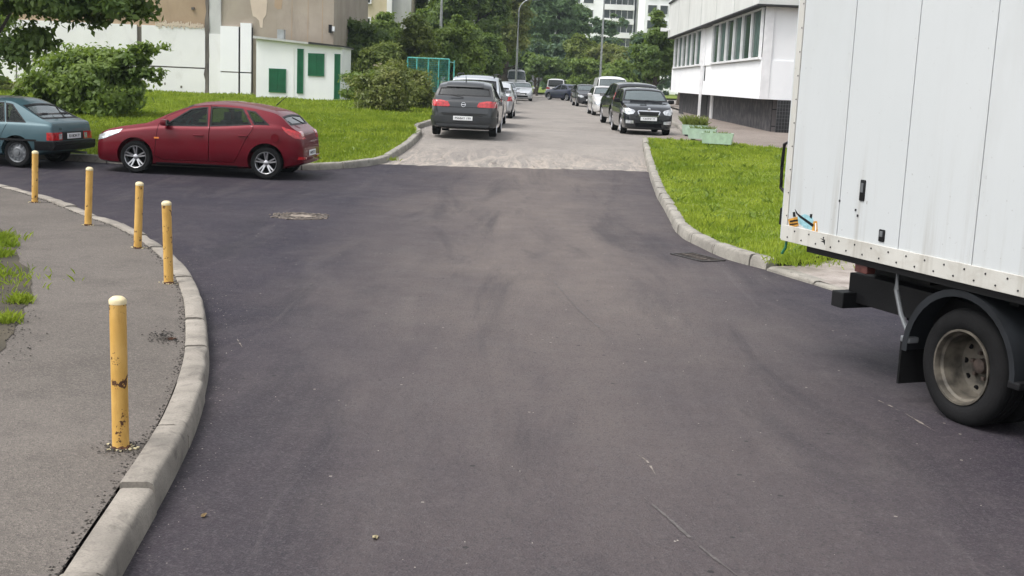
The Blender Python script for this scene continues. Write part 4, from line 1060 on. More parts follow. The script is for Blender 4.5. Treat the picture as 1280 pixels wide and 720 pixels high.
    # doors: real shut gaps
    if doors:
        for pl in doors:
            P = [(L/2-x, z) for x, z in pl]
            for s in (1, -1):
                y0, y1 = (hw-.17, 3) if s > 0 else (-3, -hw+.17)
                # doors lean in with the glasshouse: cut deep enough to reach the roof edge
                y0, y1 = (.30, 3) if s > 0 else (-3, -.30)
                dr_ = boo(body, tomesh(prism(P, 'Y', y0, y1)), 'INTERSECT')
                dcut = prism(offpoly(P, .009), 'Y', y0-.01, y1+.01) if s > 0 else prism(offpoly(P, .009), 'Y', y0-.01, y1+.01)
                body = boo(body, tomesh(dcut))
                paintsplit(dr_, outer); do = link('door', dr_, [paint, M['interior']], e, 32)
    paintsplit(body, outer)
    link('body', body, [paint, M['interior']], e, 32)
    for x in (fx, rx_):
        for s in (1, -1): make_wheel(e, x, s, hw*B.f('w', L/2-x)-.012, r, wheels, spokes=rims, detail=detail)
    # interior
    if interior:
        bm = bmesh.new()
        for sx_, z in ((d_['ws'][0]+1.0, .1), (d_['ws'][0]+1.0, .1)):
            for y in (.36, -.36):
                box(bm, (L/2-sx_-.0, y, .62), (.5, .48, .2), bev=.05); box(bm, (L/2-sx_-.33, y, .86), (.14, .46, .5), bev=.05, rot=Matrix.Rotation(-.22, 4, 'Y')); box(bm, (L/2-sx_-.40, y, d_['H']-.30), (.09, .24, .17), bev=.03)
            break
        xr = d_['ws'][0]+1.95
        box(bm, (L/2-xr, 0, .60), (.5, 1.2, .2), bev=.05); box(bm, (L/2-xr-.33, 0, .84), (.14, 1.2, .5), bev=.05, rot=Matrix.Rotation(-.22, 4, 'Y'))
        for y in (.36, -.36): box(bm, (L/2-xr-.40, y, d_['H']-.38), (.08, .24, .15), bev=.03)
        box(bm, (L/2-d_['ws'][0]-.22, 0, B.f('zs', d_['ws'][0])-.08), (.42, hw*1.5, .2), bev=.04)
        bmobj('seats', bm, M['interior'], e, 40)
        bm = bmesh.new(); b2 = []
        n = 24; cx_, cy_, cz_ = L/2-d_['ws'][0]-.58, .36, B.f('zs', 1.5)-.0
        pts = [Vector((0, math.cos(a)*.18, math.sin(a)*.18)) for a in [2*PI*k/n for k in range(n+1)]]
        Rm = Matrix.Translation((cx_, cy_, cz_)) @ Matrix.Rotation(-.45, 4, 'Y'); tube(bm, [Rm @ p for p in pts], .014, 6); box(bm, (cx_, cy_, cz_), (.03, .32, .04), bev=.01)
        bmobj('steering_wheel', bm, M['interior'], e, 40)
    # mirrors
    mx = L/2-d_['ws'][0]-.32; mz = B.f('zs', d_['ws'][0]+.32)+.085
    for s in (1, -1):
        bm = bmesh.new(); box(bm, (mx, s*(hw+.07), mz), (.13, .2, .13), bev=.045); box(bm, (mx-.02, s*(hw-.03), mz-.05), (.06, .12, .04), bev=.01)
        mo = bmobj('mirror', bm, paint if sty not in ('lada', 'fabia', 'van') else M['black'], e, 50)
        bm = bmesh.new(); box(bm, (mx-.068, s*(hw+.075), mz), (.006, .16, .1), bev=.002); bmobj('mirror_glass', bm, M['chrome'], mo)
    e['_b'] = 1; del e['_b']
    return e, B, outer
def paintsplit(me, outer):
    bv = BVHTree.FromPolygons([v.co for v in outer.vertices], [p.vertices for p in outer.polygons])
    idx = np.zeros(len(me.polygons), dtype=np.int32)
    for i, p in enumerate(me.polygons):
        c = p.center; h = bv.find_nearest(c)
        if h[3] is not None and h[3] > .012: idx[i] = 1
    me.materials.clear(); me.materials.append(M['interior']); me.materials.append(M['interior'])
    me.polygons.foreach_set('material_index', idx)
def seat_car(e, x, y, rz, dz=0):
    e.location = (x, y, gz(y)+.004+dz); e.rotation_euler = (0, 0, rz)
def bvh(me): return BVHTree.FromPolygons([v.co for v in me.vertices], [p.vertices for p in me.polygons])
def handle(e, bv, L, s, z, side=1, m=None, w_=.2):
    h = bv.ray_cast(Vector((L/2-s, side*3, z)), Vector((0, -side, 0)))
    bm = bmesh.new(); box(bm, (L/2-s, h[0].y+side*.02, z), (w_, .03, .035), bev=.012); return bmobj('handle', bm, m or M['black'], e, 40)
def carpaint(name, col, metal=.35, rough=.35, coat=.9):
    return pm(name, col, rough, metal, var=.05, scale=2, coat=coat, croughness=.04)
def wiper(e, p0, p1, m=None):
    bm = bmesh.new(); tube(bm, [p0, p1], .012, 6); return bmobj('wiper', bm, M['black'], e)
# -------- red hatchback
red = pm('dark_red_paint', (.125, .001, .009), .5, .45, var=.05, scale=2, coat=.55, croughness=.03, spec=.2)
HW = [(1.50, 1.98, 2.33, 2.30), (2.42, 2.40, 3.20, 3.02), (3.30, 3.14, 3.54, 3.28, .07)]
HD = [[(1.28, .36), (1.36, .98), (1.52, 1.15), (2.02, 1.36), (2.37, 1.38), (2.385, .95), (2.37, .30), (1.45, .29)],
      [(2.385, .30), (2.40, .95), (2.385, 1.38), (2.96, 1.33), (3.24, 1.15), (3.27, .98), (3.12, .75), (2.95, .40), (2.88, .30)]]
e, B, O_ = make_car('hatch', red, 'dark red five door hatchback with silver alloy wheels parked along the left kerb', detail=2, wheels='twin', wins=HW, rims=5, doors=HD)
L = B.L; bv = bvh(O_)
for s in (1, -1):
    handle(e, bv, L, 2.18, .80, s, red); handle(e, bv, L, 3.08, .83, s, red)
cut_lamp(B, 'headlight', [(L/2-.02, .60), (L/2-.05, .70), (L/2-.30, .80), (L/2-.62, .86), (L/2-.55, .78), (L/2-.25, .66)], 'Y', .42, 2, M['lamp'], e)
cut_lamp(B, 'tail_light', [(-L/2+.0, .80), (-L/2+.0, .93), (-L/2+.28, 1.0), (-L/2+.42, 1.04), (-L/2+.33, .93), (-L/2+.16, .82)], 'Y', .48, 2, M['red'], e)
cut_lamp(B, 'bumper_reflector', [(-.75, .46), (-.45, .44), (-.45, .40), (-.75, .40)], 'X', -L/2-.3, -L/2+.3, M['red'], e)
cut_lamp(B, 'side_indicator', [(L/2-1.28, .70), (L/2-1.28, .73), (L/2-1.38, .73), (L/2-1.38, .70)], 'Y', .5, 2, M['orange'], e)
cut_lamp(B, 'grille', [(-.42, .60), (.42, .60), (.45, .70), (-.45, .70)], 'X', L/2-.5, 4, M['black'], e, mirror=False)
cut_lamp(B, 'lower_grille', [(-.6, .28), (.6, .28), (.55, .44), (-.55, .44)], 'X', L/2-.5, 4, M['black'], e, mirror=False)
cut_lamp(B, 'sill', [(L/2-1.3, .16), (L/2-1.3, .235), (L/2-2.95, .235), (L/2-2.95, .16)], 'Y', .5, 2, M['black'], e)
plate(e, -L/2-.012, .52, -1, 'M412KT 77')
wiper(e, (-L/2+.19, -.02, 1.09), (-L/2+.33, .33, 1.21))
bm = bmesh.new(); tube(bm, [(-1.38, 0, 1.43), (-1.60, 0, 1.63)], [.012, .005], 6); bmobj('antenna', bm, M['black'], e)
bm = bmesh.new(); lathe(bm, [(.001, 0), (.08, 0), (.08, .004), (.001, .004)], 24, c=(0, 0, 0)); bm.transform(Matrix.Translation((L/2-3.72, hw_ := B.hw*.985, .82))); bmobj('fuel_flap', bm, red, e)
p0, p1 = G(165, 217), G(336, 226); dv = (p0-p1).normalized(); mid = p1+dv*(1.325)
yaw = math.atan2(dv.y, dv.x); nrm = Vector((math.cos(yaw+PI/2), math.sin(yaw+PI/2)))
yaw = PI-math.radians(4)
# left side faces the camera: car +y (left) must point towards -y world
ctr = (p0+p1)/2; ln = Vector((math.cos(yaw+PI/2), math.sin(yaw+PI/2)))
fx_off = (B.d['f']+B.d['wb']/2)-L/2
pos = ctr-ln*(B.hw-.05)+Vector((math.cos(yaw), math.sin(yaw)))*(fx_off)
seat_car(e, pos.x, pos.y, yaw); e.scale = (.965, .965, .965)

# -------- teal grey old hatchback
teal = carpaint('faded_teal_grey_paint', (.05, .105, .125), .3, .45, .5)
LW = [(1.50, 1.98, 2.30, 2.27), (2.38, 2.36, 2.95, 2.86), (3.02, 2.94, 3.38, 3.06, .06)]
LD = [[(1.28, .34), (1.36, .9), (1.56, 1.1), (2.02, 1.30), (2.33, 1.325), (2.345, .88), (2.33, .30), (1.4, .29)],
      [(2.345, .30), (2.36, .88), (2.345, 1.325), (2.88, 1.30), (3.02, 1.1), (3.03, .88), (2.90, .62), (2.75, .34), (2.70, .30)]]
e, B, O_ = make_car('lada', teal, 'faded blue grey old hatchback with black bumper and dark steel wheels at the left edge', detail=2, wheels='steel', wins=LW, doors=LD, rglass='glassw')
L = B.L; bv = bvh(O_)
for s in (1, -1): handle(e, bv, L, 2.16, .72, s); handle(e, bv, L, 2.50, .73, s, None, .12)
cut_lamp(B, 'tail_light', [(.42, .56), (.80, .56), (.80, .72), (.42, .72)], 'X', -L/2-.3, -L/2+.12, M['red'], e, proud=.012)
cut_lamp(B, 'reversing_light', [(.44, .58), (.55, .58), (.55, .69), (.44, .69)], 'X', -L/2-.3, -L/2+.10, M['lamp'], e, proud=.018)
cut_lamp(B, 'tail_panel', [(-.42, .555), (.42, .555), (.42, .725), (-.42, .725)], 'X', -L/2-.3, -L/2+.12, M['black'], e, proud=.006, mirror=False)
cut_lamp(B, 'rear_bumper', [(-L/2-.2, .36), (-L/2-.2, .54), (-L/2+.34, .54), (-L/2+.34, .36)], 'Y', -2, 2, M['black'], e, proud=.075, mirror=False)
cut_lamp(B, 'front_bumper', [(L/2+.2, .34), (L/2+.2, .52), (L/2-.34, .52), (L/2-.34, .34)], 'Y', -2, 2, M['black'], e, proud=.06, mirror=False)
cut_lamp(B, 'side_moulding', [(L/2-.4, .53), (L/2-.4, .57), (-L/2+.34, .57), (-L/2+.34, .53)], 'Y', .6, 2, M['black'], e, proud=.012)
cut_lamp(B, 'headlight', [(.42, .54), (.74, .54), (.74, .66), (.42, .66)], 'X', L/2-.2, 3, M['lamp'], e)
cut_lamp(B, 'grille', [(-.4, .54), (.4, .54), (.4, .66), (-.4, .66)], 'X', L/2-.2, 3, M['black'], e, mirror=False)
plate(e, -L/2-.026, .64, -1, 'B318OH 77')
wiper(e, (-L/2+.14, .05, 1.0), (-L/2+.44, -.15, 1.19))
textmesh('1.5i', .06, M['blackm'], e, Matrix.Translation((-L/2-.001, .48, .79)) @ Matrix(((0, 0, -1, 0), (-1, 0, 0, 0), (0, 1, 0, 0), (0, 0, 0, 1))), 'badge')
bm = bmesh.new(); tube(bm, [(-L/2+.3, -.45, .27), (-L/2-.05, -.45, .26)], .025, 8); bmobj('exhaust', bm, M['steelrim'], e)
yaw = PI-math.radians(9); ln = Vector((math.cos(yaw+PI/2), math.sin(yaw+PI/2))); fw = Vector((math.cos(yaw), math.sin(yaw)))
rw_ = G(24, 210.5); rxx = L/2-B.d['f']-B.d['wb']
pos = rw_-ln*(B.hw-.05)-fw*rxx
seat_car(e, pos.x, pos.y, yaw); e.scale = (.965, .965, .95)

# -------- dark grey hatchback seen from behind
grey = carpaint('dark_grey_paint', (.022, .024, .027), .4, .35)
AW = [(1.55, 2.08, 2.42, 2.40), (2.52, 2.50, 3.30, 3.20), (3.40, 3.32, 3.72, 3.52, .075)]
e, B, O_ = make_car('astra', grey, 'dark grey hatchback parked with its rear towards the camera beside the left lawn', detail=2, wheels='twin', wins=AW, rglass='glassd')
L = B.L
cut_lamp(B, 'tail_light', [(.36, .83), (.40, .80), (.62, .80), (.95, .80), (.95, .96), (.62, .97), (.42, .93)], 'X', -L/2-.3, -L/2+.52, M['red'], e, proud=.010)
cut_lamp(B, 'tailgate_panel', [(-.52, .56), (.52, .56), (.60, .64), (.60, .775), (-.60, .775), (-.60, .64)], 'X', -L/2-.3, -L/2+.2, M['tailg'] if 'tailg' in M else grey, e, proud=.004, mirror=False)
cut_lamp(B, 'tailgate_crease', [(-.58, .785), (.58, .785), (.58, .797), (-.58, .797)], 'X', -L/2-.3, -L/2+.2, M['black'], e, proud=.005, mirror=False)
cut_lamp(B, 'rear_bumper', [(-L/2-.2, .27), (-L/2-.2, .55), (-L/2+.14, .55), (-L/2+.42, .52), (-L/2+.50, .27)], 'Y', -2, 2, pm('bumper_grey', (.025, .027, .030), .5), e, proud=.03, mirror=False)
plate(e, -L/2-.045, .50, -1, 'P568AY 199')
bm = bmesh.new(); lathe(bm, [(.052, 0), (.062, 0), (.062, .012), (.052, .012)], 24, c=(0, 0, 0), close=True); box(bm, (0, .006, 0), (.12, .008, .016))
bm.transform(Matrix.Translation((-L/2+.035, 0, .86)) @ Matrix.Rotation(PI/2, 4, 'Z') @ Matrix.Rotation(.1, 4, 'X')); bmobj('emblem', bm, M['chrome'], e, 40)
wiper(e, (-L/2+.205, .02, 1.05), (-L/2+.23, .36, 1.10))
bm = bmesh.new(); tube(bm, [(-1.45, 0, 1.46), (-1.62, 0, 1.62)], [.014, .006], 6); bmobj('antenna', bm, M['black'], e)
cut_lamp(B, 'spoiler', [(-L/2+.55, 1.32), (-L/2+.40, 1.33), (-L/2+.62, 1.48), (-L/2+.78, 1.47)], 'Y', -.5, .5, grey, e, proud=.03, mirror=False)
pr = G(578, 174.3); yaw = PI/2-.03; fw = Vector((math.cos(yaw), math.sin(yaw)))
pos = pr+fw*(L/2-.1-.0); seat_car(e, pos.x, pos.y, yaw)

# -------- black small car facing the camera
blk = carpaint('black_paint', (.012, .014, .018), .3, .25)
FW = [(1.35, 1.80, 2.15, 2.13), (2.24, 2.22, 3.0, 2.95), (3.10, 3.04, 3.40, 3.32, .075)]
e, B, O_ = make_car('fabia', blk, 'black small hatchback facing the camera beside the right lawn corner', detail=2, wheels='twin', wins=FW)
L = B.L
cut_lamp(B, 'headlight', [(.44, .74), (.50, .66), (.68, .64), (.80, .70), (.80, .84), (.66, .84), (.48, .79)], 'X', L/2-.42, 3, M['lamp'], e, proud=.012)
cut_lamp(B, 'grille_surround', [(-.31, .60), (.31, .60), (.37, .75), (.33, .785), (-.33, .785), (-.37, .75)], 'X', L/2-.25, 3, M['chrome'], e, proud=.012, mirror=False)
cut_lamp(B, 'grille', [(-.28, .62), (.28, .62), (.335, .748), (-.335, .748)], 'X', L/2-.25, 3, M['black'], e, proud=.02, mirror=False)
cut_lamp(B, 'fog_light', [(.48, .36), (.72, .36), (.72, .47), (.48, .45)], 'X', L/2-.3, 3, M['lamp'], e, proud=.012)
cut_lamp(B, 'lower_grille', [(-.42, .26), (.42, .26), (.42, .38), (-.42, .38)], 'X', L/2-.3, 3, M['blackm'], e, proud=.005, mirror=False)
plate(e, L/2+.02, .52, 1, 'T307MP 77')
bm = bmesh.new(); lathe(bm, [(.045, 0), (.045, .01), (.03, .016), (.001, .016)], 24, c=(0, 0, 0)); bm.transform(Matrix.Translation((L/2-.02, 0, .82)) @ Matrix.Rotation(-PI/2, 4, 'Z')); bmobj('emblem', bm, M['chrome'], e, 40)
for y0, y1 in ((.55, .0), (.02, -.5)): wiper(e, (L/2-.97, y0, 1.06), (L/2-1.02, y1, 1.09))
bm = bmesh.new(); box(bm, (L/2-.48, -.15, .955), (.3, .22, .02), bev=.008, rot=Matrix.Rotation(.1, 4, 'Y')); bmobj('bonnet_scoop', bm, blk, e)
pf_ = (G(680/7.11+680, 80+622/7.11)+G(1115/7.11+680, 80+636/7.11))/2; yaw = -PI/2+.035; fw = Vector((math.cos(yaw), math.sin(yaw)))
pos = pf_-fw*(L/2-B.d['f']+.25); seat_car(e, pos.x, pos.y, yaw)

# -------- the rest of the two rows
def std(e, B, front=True, rear=True, ptxt=None, suv=False, gm='black'):
    L = B.L; k = B.f('zt', .2)
    lz = B.f('zs', .08)
    if front:
        cut_lamp(B, 'headlight', [(.42, lz-.12), (.62, lz-.15), (.85, lz-.06), (.85, lz+.05), (.6, lz+.04), (.44, lz-.03)], 'X', L/2-.35, 3, M['lamp'], e, proud=.012)
        cut_lamp(B, 'grille', [(-.36, lz-.16), (.36, lz-.16), (.40, lz-.03), (-.40, lz-.03)], 'X', L/2-.25, 3, M[gm], e, proud=.01, mirror=False)
        cut_lamp(B, 'lower_grille', [(-.5, .29), (.5, .29), (.46, .42), (-.46, .42)], 'X', L/2-.3, 3, M['blackm'], e, proud=.006, mirror=False)
        plate(e, L/2+.012, .50, 1, ptxt or 'A214EH 77')
    if rear:
        rz_ = B.f('zs', L-.06)
        cut_lamp(B, 'tail_light', [(.56, rz_-.14), (.95, rz_-.14), (.95, rz_+.06), (.60, rz_+.04)], 'X', -3, -L/2+.3, M['red'], e, proud=.01)
        plate(e, -L/2-.012, .56, -1, ptxt or 'E731CX 97')
def row(e, B, px, py, yaw, end='front', lat=0):
    """put the middle of the near end's axle line on the ground pixel"""
    g = G(px, py); fw = Vector((math.cos(yaw), math.sin(yaw))); L = B.L
    k = (L/2-B.d['f']) if end == 'front' else -(L/2-(L-B.d['f']-B.d['wb'])-0)
    off = L/2-B.d['f'] if end == 'front' else L/2-B.d['f']-B.d['wb']
    p = g-fw*off; seat_car(e, p.x, p.y, yaw); return p
SW = [(1.62, 2.0, 2.42, 2.40), (2.52, 2.50, 3.35, 3.30), (3.45, 3.40, 4.0, 3.90)]
sil = carpaint('silver_paint', (.42, .45, .48), .6, .3); lsil = carpaint('light_silver_paint', (.55, .57, .60), .5, .3)
e, B, _ = make_car('suv', sil, 'silver tall car with roof rails parked directly ahead of the dark grey hatchback', detail=1, wins=SW, rglass='glassd')
bm = bmesh.new()
for s in (1, -1): tube(bm, [(.9, s*.60, 1.64), (.8, s*.60, 1.72), (-1.6, s*.60, 1.70), (-1.75, s*.60, 1.60)], .022, 6)
bmobj('roof_rail', bm, M['black'], e, 40); std(e, B, True, True)
o = (X(597, 40), 40.0); seat_car(e, o[0], o[1]+B.L/2-.6, PI/2-.03)
e, B, _ = make_car('hatch', lsil, 'light silver car between the railed silver car and the minibus in the left row', detail=1, wins=HW); std(e, B)
seat_car(e, X(618, 50), 51.5, PI/2-.03)
e, B, _ = make_car('hatch', carpaint('dark_blue_grey_paint', (.03, .045, .055), .4), 'dark small car half hidden beyond the light silver car in the left row', detail=1, wins=HW); std(e, B)
seat_car(e, X(619, 60), 60, PI/2-.03)
VW_ = [(1.15, 1.55, 1.95, 1.95), (2.1, 2.1, 3.2, 3.2), (3.35, 3.35, 4.55, 4.55)]
wht = carpaint('white_paint_van', (.72, .73, .74), 0, .4)
e, B, _ = make_car('van', wht, 'white minibus with lights on its roof parked at the far left of the road', cat='van', detail=1, wins=VW_, name='van', wheels='steel'); std(e, B)
seat_car(e, X(645, 118), 120, -PI/2+.03)
bm = bmesh.new(); 
for y in (-.62, -.35, .35, .62): box(bm, (.75, y, 2.08), (.12, .2, .12), bev=.03)
box(bm, (.72, 0, 2.06), (.2, .5, .1), bev=.03); bmobj('roof_light', bm, M['black'], e); e.scale = (1, 1, 1.3)
e, B, _ = make_car('hatch', lsil, 'light silver car facing the camera standing in the middle of the road end', detail=1, wins=HW); std(e, B, ptxt='K903TC 77')
row(e, B, 651.5, 126, -PI/2+.02)
e, B, _ = make_car('hatch', sil, 'silver car peeking out of the left row beside the one driving', detail=1, wins=HW); std(e, B)
row(e, B, 629.5, 129.5, -PI/2+.03)

# right row
e, B, _ = make_car('suv', blk, 'black tall car parked facing away just behind the black small hatchback', detail=1, wins=SW, rims=5, wheels='twin')
L = B.L; std(e, B, True, False)
cut_lamp(B, 'tail_light', [(.62, .98), (.98, .98), (.98, 1.28), (.74, 1.26)], 'X', -3, -L/2+.42, M['red'], e, proud=.012); plate(e, -L/2-.012, .62, -1, 'H556KA 99')
yaw = PI/2+.07; fw = Vector((math.cos(yaw), math.sin(yaw))); ln = Vector((-fw.y, fw.x)); g = G(763.5, 156.5)
pos = g-ln*(B.hw-.06)-fw*(L/2-B.d['f']-B.d['wb']); seat_car(e, pos.x, pos.y, yaw)
cream = carpaint('white_silver_paint', (.62, .61, .60), .2, .3)
e, B, _ = make_car('hatch', cream, 'white hatchback facing the camera beyond the black tall car', detail=1, wins=HW); std(e, B)
row(e, B, 761, 145, -PI/2+.03)
e, B, _ = make_car('van', wht, 'white van towering over the white hatchback in the right row', cat='van', detail=1, wins=VW_[:1], name='van', wheels='steel'); std(e, B)
row(e, B, 765, 138.5, -PI/2+.03)
e, B, _ = make_car('suv', carpaint('charcoal_paint', (.035, .035, .04), .4), 'charcoal estate facing the camera beyond the white van', detail=1, wins=SW); std(e, B)
row(e, B, 735, 133.5, -PI/2+.05); e.scale = (1, .95, .9)
e, B, _ = make_car('hatch', cream, 'pale car seen between the charcoal estate and the white van', detail=1, wins=HW); std(e, B)
row(e, B, 745, 131.5, -PI/2+.04)
e, B, _ = make_car('sedan', carpaint('grey_blue_paint', (.06, .07, .09), .4), 'grey blue saloon at the far end of the right row', detail=1, wins=[(1.62, 2.08, 2.42, 2.40), (2.52, 2.50, 3.15, 3.0), (3.22, 3.08, 3.45, 3.15, .07)]); std(e, B)
row(e, B, 724, 126, -PI/2+.05)
SEW = [(1.62, 2.08, 2.42, 2.40), (2.52, 2.50, 3.15, 3.0), (3.22, 3.08, 3.45, 3.15, .07)]
e, B, _ = make_car('sedan', carpaint('navy_paint', (.008, .014, .05), .2), 'navy blue saloon turning across the end of the road', detail=1, wins=SEW); std(e, B, True, True, 'O150BA 77')
yaw = PI/2+.62; g = D(707, 121, 108); seat_car(e, g.x, 108, yaw)
e, B, _ = make_car('van', wht, 'white van behind the navy blue saloon at the road end', cat='van', detail=1, wins=VW_, name='van', wheels='steel'); std(e, B)
seat_car(e, X(697, 120), 120, PI/2-.1); e.scale = (1, .95, .93)

e, B, _ = make_car('hatch', carpaint('dark_brown_grey_paint', (.028, .026, .03), .4), 'dark hatchback squeezed between the charcoal estate and the grey blue saloon', detail=1, wins=HW); std(e, B)
row(e, B, 730, 129, -PI/2+.05)
# ------------------------------------------------------------------ white box truck
bd = Vector((.378, -.926)).normalized()          # towards the cab
bn = Vector((-bd.y, bd.x))*-1                      # outward from the visible side
if bn.x > 0: bn = -bn
DZ = .95
d0 = ray(978, 300); k = (DZ-CZ)/d0.z; c0 = Vector((d0.x*k, d0.y*k))
ang_t = math.atan2(bd.y, bd.x)
tk = empty('box_truck', (c0.x, c0.y, 0), ang_t, 'white panelled box truck parked at the right edge with dark rear frame and dual wheel', 'truck')
# local: +x towards cab, visible side is local -y  (check below)
sgn = 1 if Vector((-math.sin(ang_t), math.cos(ang_t))).dot(bn) > 0 else -1   # visible side = local y * sgn
BL, BW, BH = 4.4, 2.15, 2.45
def tl(px, py, y=0):   # pixel -> local (x along side, z) on plane of visible side offset y outward
    o = c0+bn*y; d = ray(px, py); a = Vector((d.x, d.y)); den = a.x*bd.y-a.y*bd.x; t = (o.x*bd.y-o.y*bd.x)/den
    p = a*t; return (p-o).dot(bd), CZ+d.z*t
def tb(name, lst, m, bev=0, parent=None, smooth=None):
    bm = bmesh.new()
    for (x0, x1, y0, y1, z0, z1) in lst: box(bm, ((x0+x1)/2, sgn*(y0+y1)/2, (z0+z1)/2), (abs(x1-x0), abs(y1-y0), abs(z1-z0)), bev=bev)
    return bmobj(name, bm, m, parent or tk, smooth)
M['tbox'] = renderwall('truck_panel', (.49, .515, .52), (.53, .55, .555), (.42, .43, .42), .4, .3, (1, 1, .3), .5, .8)
M['trail'] = renderwall('truck_rail', (.46, .455, .42), (.54, .53, .49), (.28, .24, .19), .6, 1.5, (1.5, 1.5, 2), .5, .75)
tb('box_core', [(.03, BL, -BW+.0, -.012, DZ+.04, DZ+BH)], M['tbox'])
seams = [tl(x, 200)[0] for x in (1054.5, 1133.6, 1229)]
pw = (seams[2]-seams[0])/2; xs = [.055]+seams+[seams[2]+pw*k for k in range(1, 9)]
xs = [x for x in xs if x < BL-.2]+[BL]
for a, b in zip(xs, xs[1:]): tb('side_panel', [(a+.004, b-.004, -.012, .002, DZ+.115, DZ+BH-.02)], M['tbox'])
tb('corner_trim', [(-.01, .055, -.04, .010, DZ, DZ+BH)], M['trail'], .004)
tb('corner_trim', [(-.035, -.008, -.12, .0, DZ+.01, DZ+BH)], M['tbox'])
rl = tb('bottom_rail', [(-.005, BL, -.03, .012, DZ, DZ+.125)], M['trail'], .003)
tb('top_rail', [(-.005, BL, -.03, .012, DZ+BH-.06, DZ+BH+.02)], M['trail'], .003)
b2 = bmesh.new(); bmesh.ops.create_uvsphere(b2, u_segments=8, v_segments=4, radius=.0075); rv_ = tomesh(b2); rv_.materials.append(M['dark'])
bm = bmesh.new(); k = 0; x = .08
while x < BL:
    z = DZ+(.092 if k % 2 else .034); ro = bpy.data.objects.new('rivet', rv_); C.objects.link(ro); ro.parent = rl; ro.location = (x, sgn*.012, z); x += .092; k += 1
for k in range(13): 
    ro = bpy.data.objects.new('rivet', rv_); C.objects.link(ro); ro.parent = rl; ro.location = (.045, sgn*.010, DZ+.2+k*.18); ro.scale = (.8, .8, .8)
bm.free()
# rust and dirt streaks under the latches and along the rail are part of the panel material
def streak(m):
    t = m.node_tree; p = t.nodes['Principled BSDF']; src = p.inputs['Base Color'].links[0].from_socket; g = geo(t)
    s1 = noise(t, g, 1, 6, .7, (9, 9, .45)); sepz = nd(t, 'ShaderNodeSeparateXYZ'); t.links.new(g, sepz.inputs[0])
    f = mathn(t, 'MULTIPLY', ramp(t, s1, .52, .72), mathn(t, 'ADD', ramp(t, sepz.outputs[2], 1.9, 1.05), .12))
    c = mixc(t, mathn(t, 'MULTIPLY', f, .45), src, (.27, .25, .21)); 
    c = mixc(t, mathn(t, 'MULTIPLY', ramp(t, noise(t, g, 34, 3, .6), .70, .74), .5), c, (.12, .10, .08))
    t.links.new(c, p.inputs['Base Color']); p.inputs['Roughness'].default_value = .42
streak(M['tbox']); streak(M['trail'])
# flush latches
for (px, py, w_, h_) in ((1079, 238, .055, .15), (1103, 294.5, .06, .085)):
    x, z = tl(px, py); f = tb('latch', [(x-w_/2, x+w_/2, 0, .012, z-h_/2, z+h_/2)], M['black'], .008, None, 40); tb('latch_plate', [(x-w_*.25, x+w_*.25, .004, .017, z-h_*.1, z+h_*.35)], M['steelrim'], .003, f)
for (px, py) in ((1070, 262.5), (1072.5, 269.5), (1050, 251)): x, z = tl(px, py); tb('screw', [(x-.008, x+.008, 0, .006, z-.008, z+.008)], M['dark'])
# worn sticker, built of a few flat coloured shapes
M['st1'] = pm('sticker_orange', (.45, .22, .03), .5, var=.4, scale=30); M['st2'] = pm('sticker_blue', (.25, .45, .50), .5, var=.2, scale=30)
def stk_(pts, m, o): 
    q = [tl(940+a/6, 240+b/6) for a, b in pts]; bm = prism(q, 'Y', sgn*.0025, sgn*o); return bmobj('sticker', bm, m, tk)
stk_([(345, 185), (400, 165), (455, 190), (470, 240), (455, 285), (400, 270), (350, 230)], M['st2'], .004)
stk_([(272, 205), (345, 185), (352, 255), (288, 272)], M['st1'], .0045)
stk_([(285, 215), (345, 205), (348, 218), (288, 228)], M['black'], .005); stk_([(285, 240), (345, 232), (348, 242), (288, 250)], M['black'], .005)
stk_([(325, 128), (345, 160), (470, 245), (458, 262), (360, 190), (335, 160)], M['black'], .0055)
stk_([(465, 220), (490, 218), (495, 300), (450, 310), (455, 265)], M['st1'], .005); stk_([(478, 232), (486, 232), (486, 290), (476, 292)], M['white'], .0058)
stk_([(440, 165), (455, 165), (452, 200), (438, 190)], M['black'], .006)
stk_([(310, 150), (325, 150), (330, 185), (312, 185)], M['black'], .006)
stk_([(520, 345), (558, 358), (556, 400), (548, 380), (524, 368), (550, 366)], M['black'], .013)
# chassis under the box
tb('chassis_rail', [(.62, BL+1.6, -.55, -.42, .66, .90), (.62, BL+1.6, -BW+.42, -BW+.55, .66, .90)], M['black'], .006)
tb('cross_member', [(x, x+.08, -BW+.3, -.2, .84, .945) for x in (.7, 1.4, 2.2, 3.0, 3.8)], M['black'])
hx0 = tl(1052, 385, -.35)
tb('underrun_bar', [(.52, .66, -BW+.1, -.12, .52, .64)], M['black'], .01)
tb('underrun_side', [(.56, 2.2, -.40, -.24, .56, .78)], M['black'], .01)
tb('underrun_hook', [(.44, .54, -.42, -.22, .52, .57)], M['black'], .01)
x, z = tl(1078, 333, -.06)
tb('side_lamp', [(x-.05, x+.09, -.11, -.03, z-.045, z+.03)], pm('dirty_red_lens', (.10, .035, .03), .4, var=.3, scale=20), .01)
tb('floor_edge', [(.3, BL, -.3, -.02, DZ-.05, DZ-.002)], M['black'])
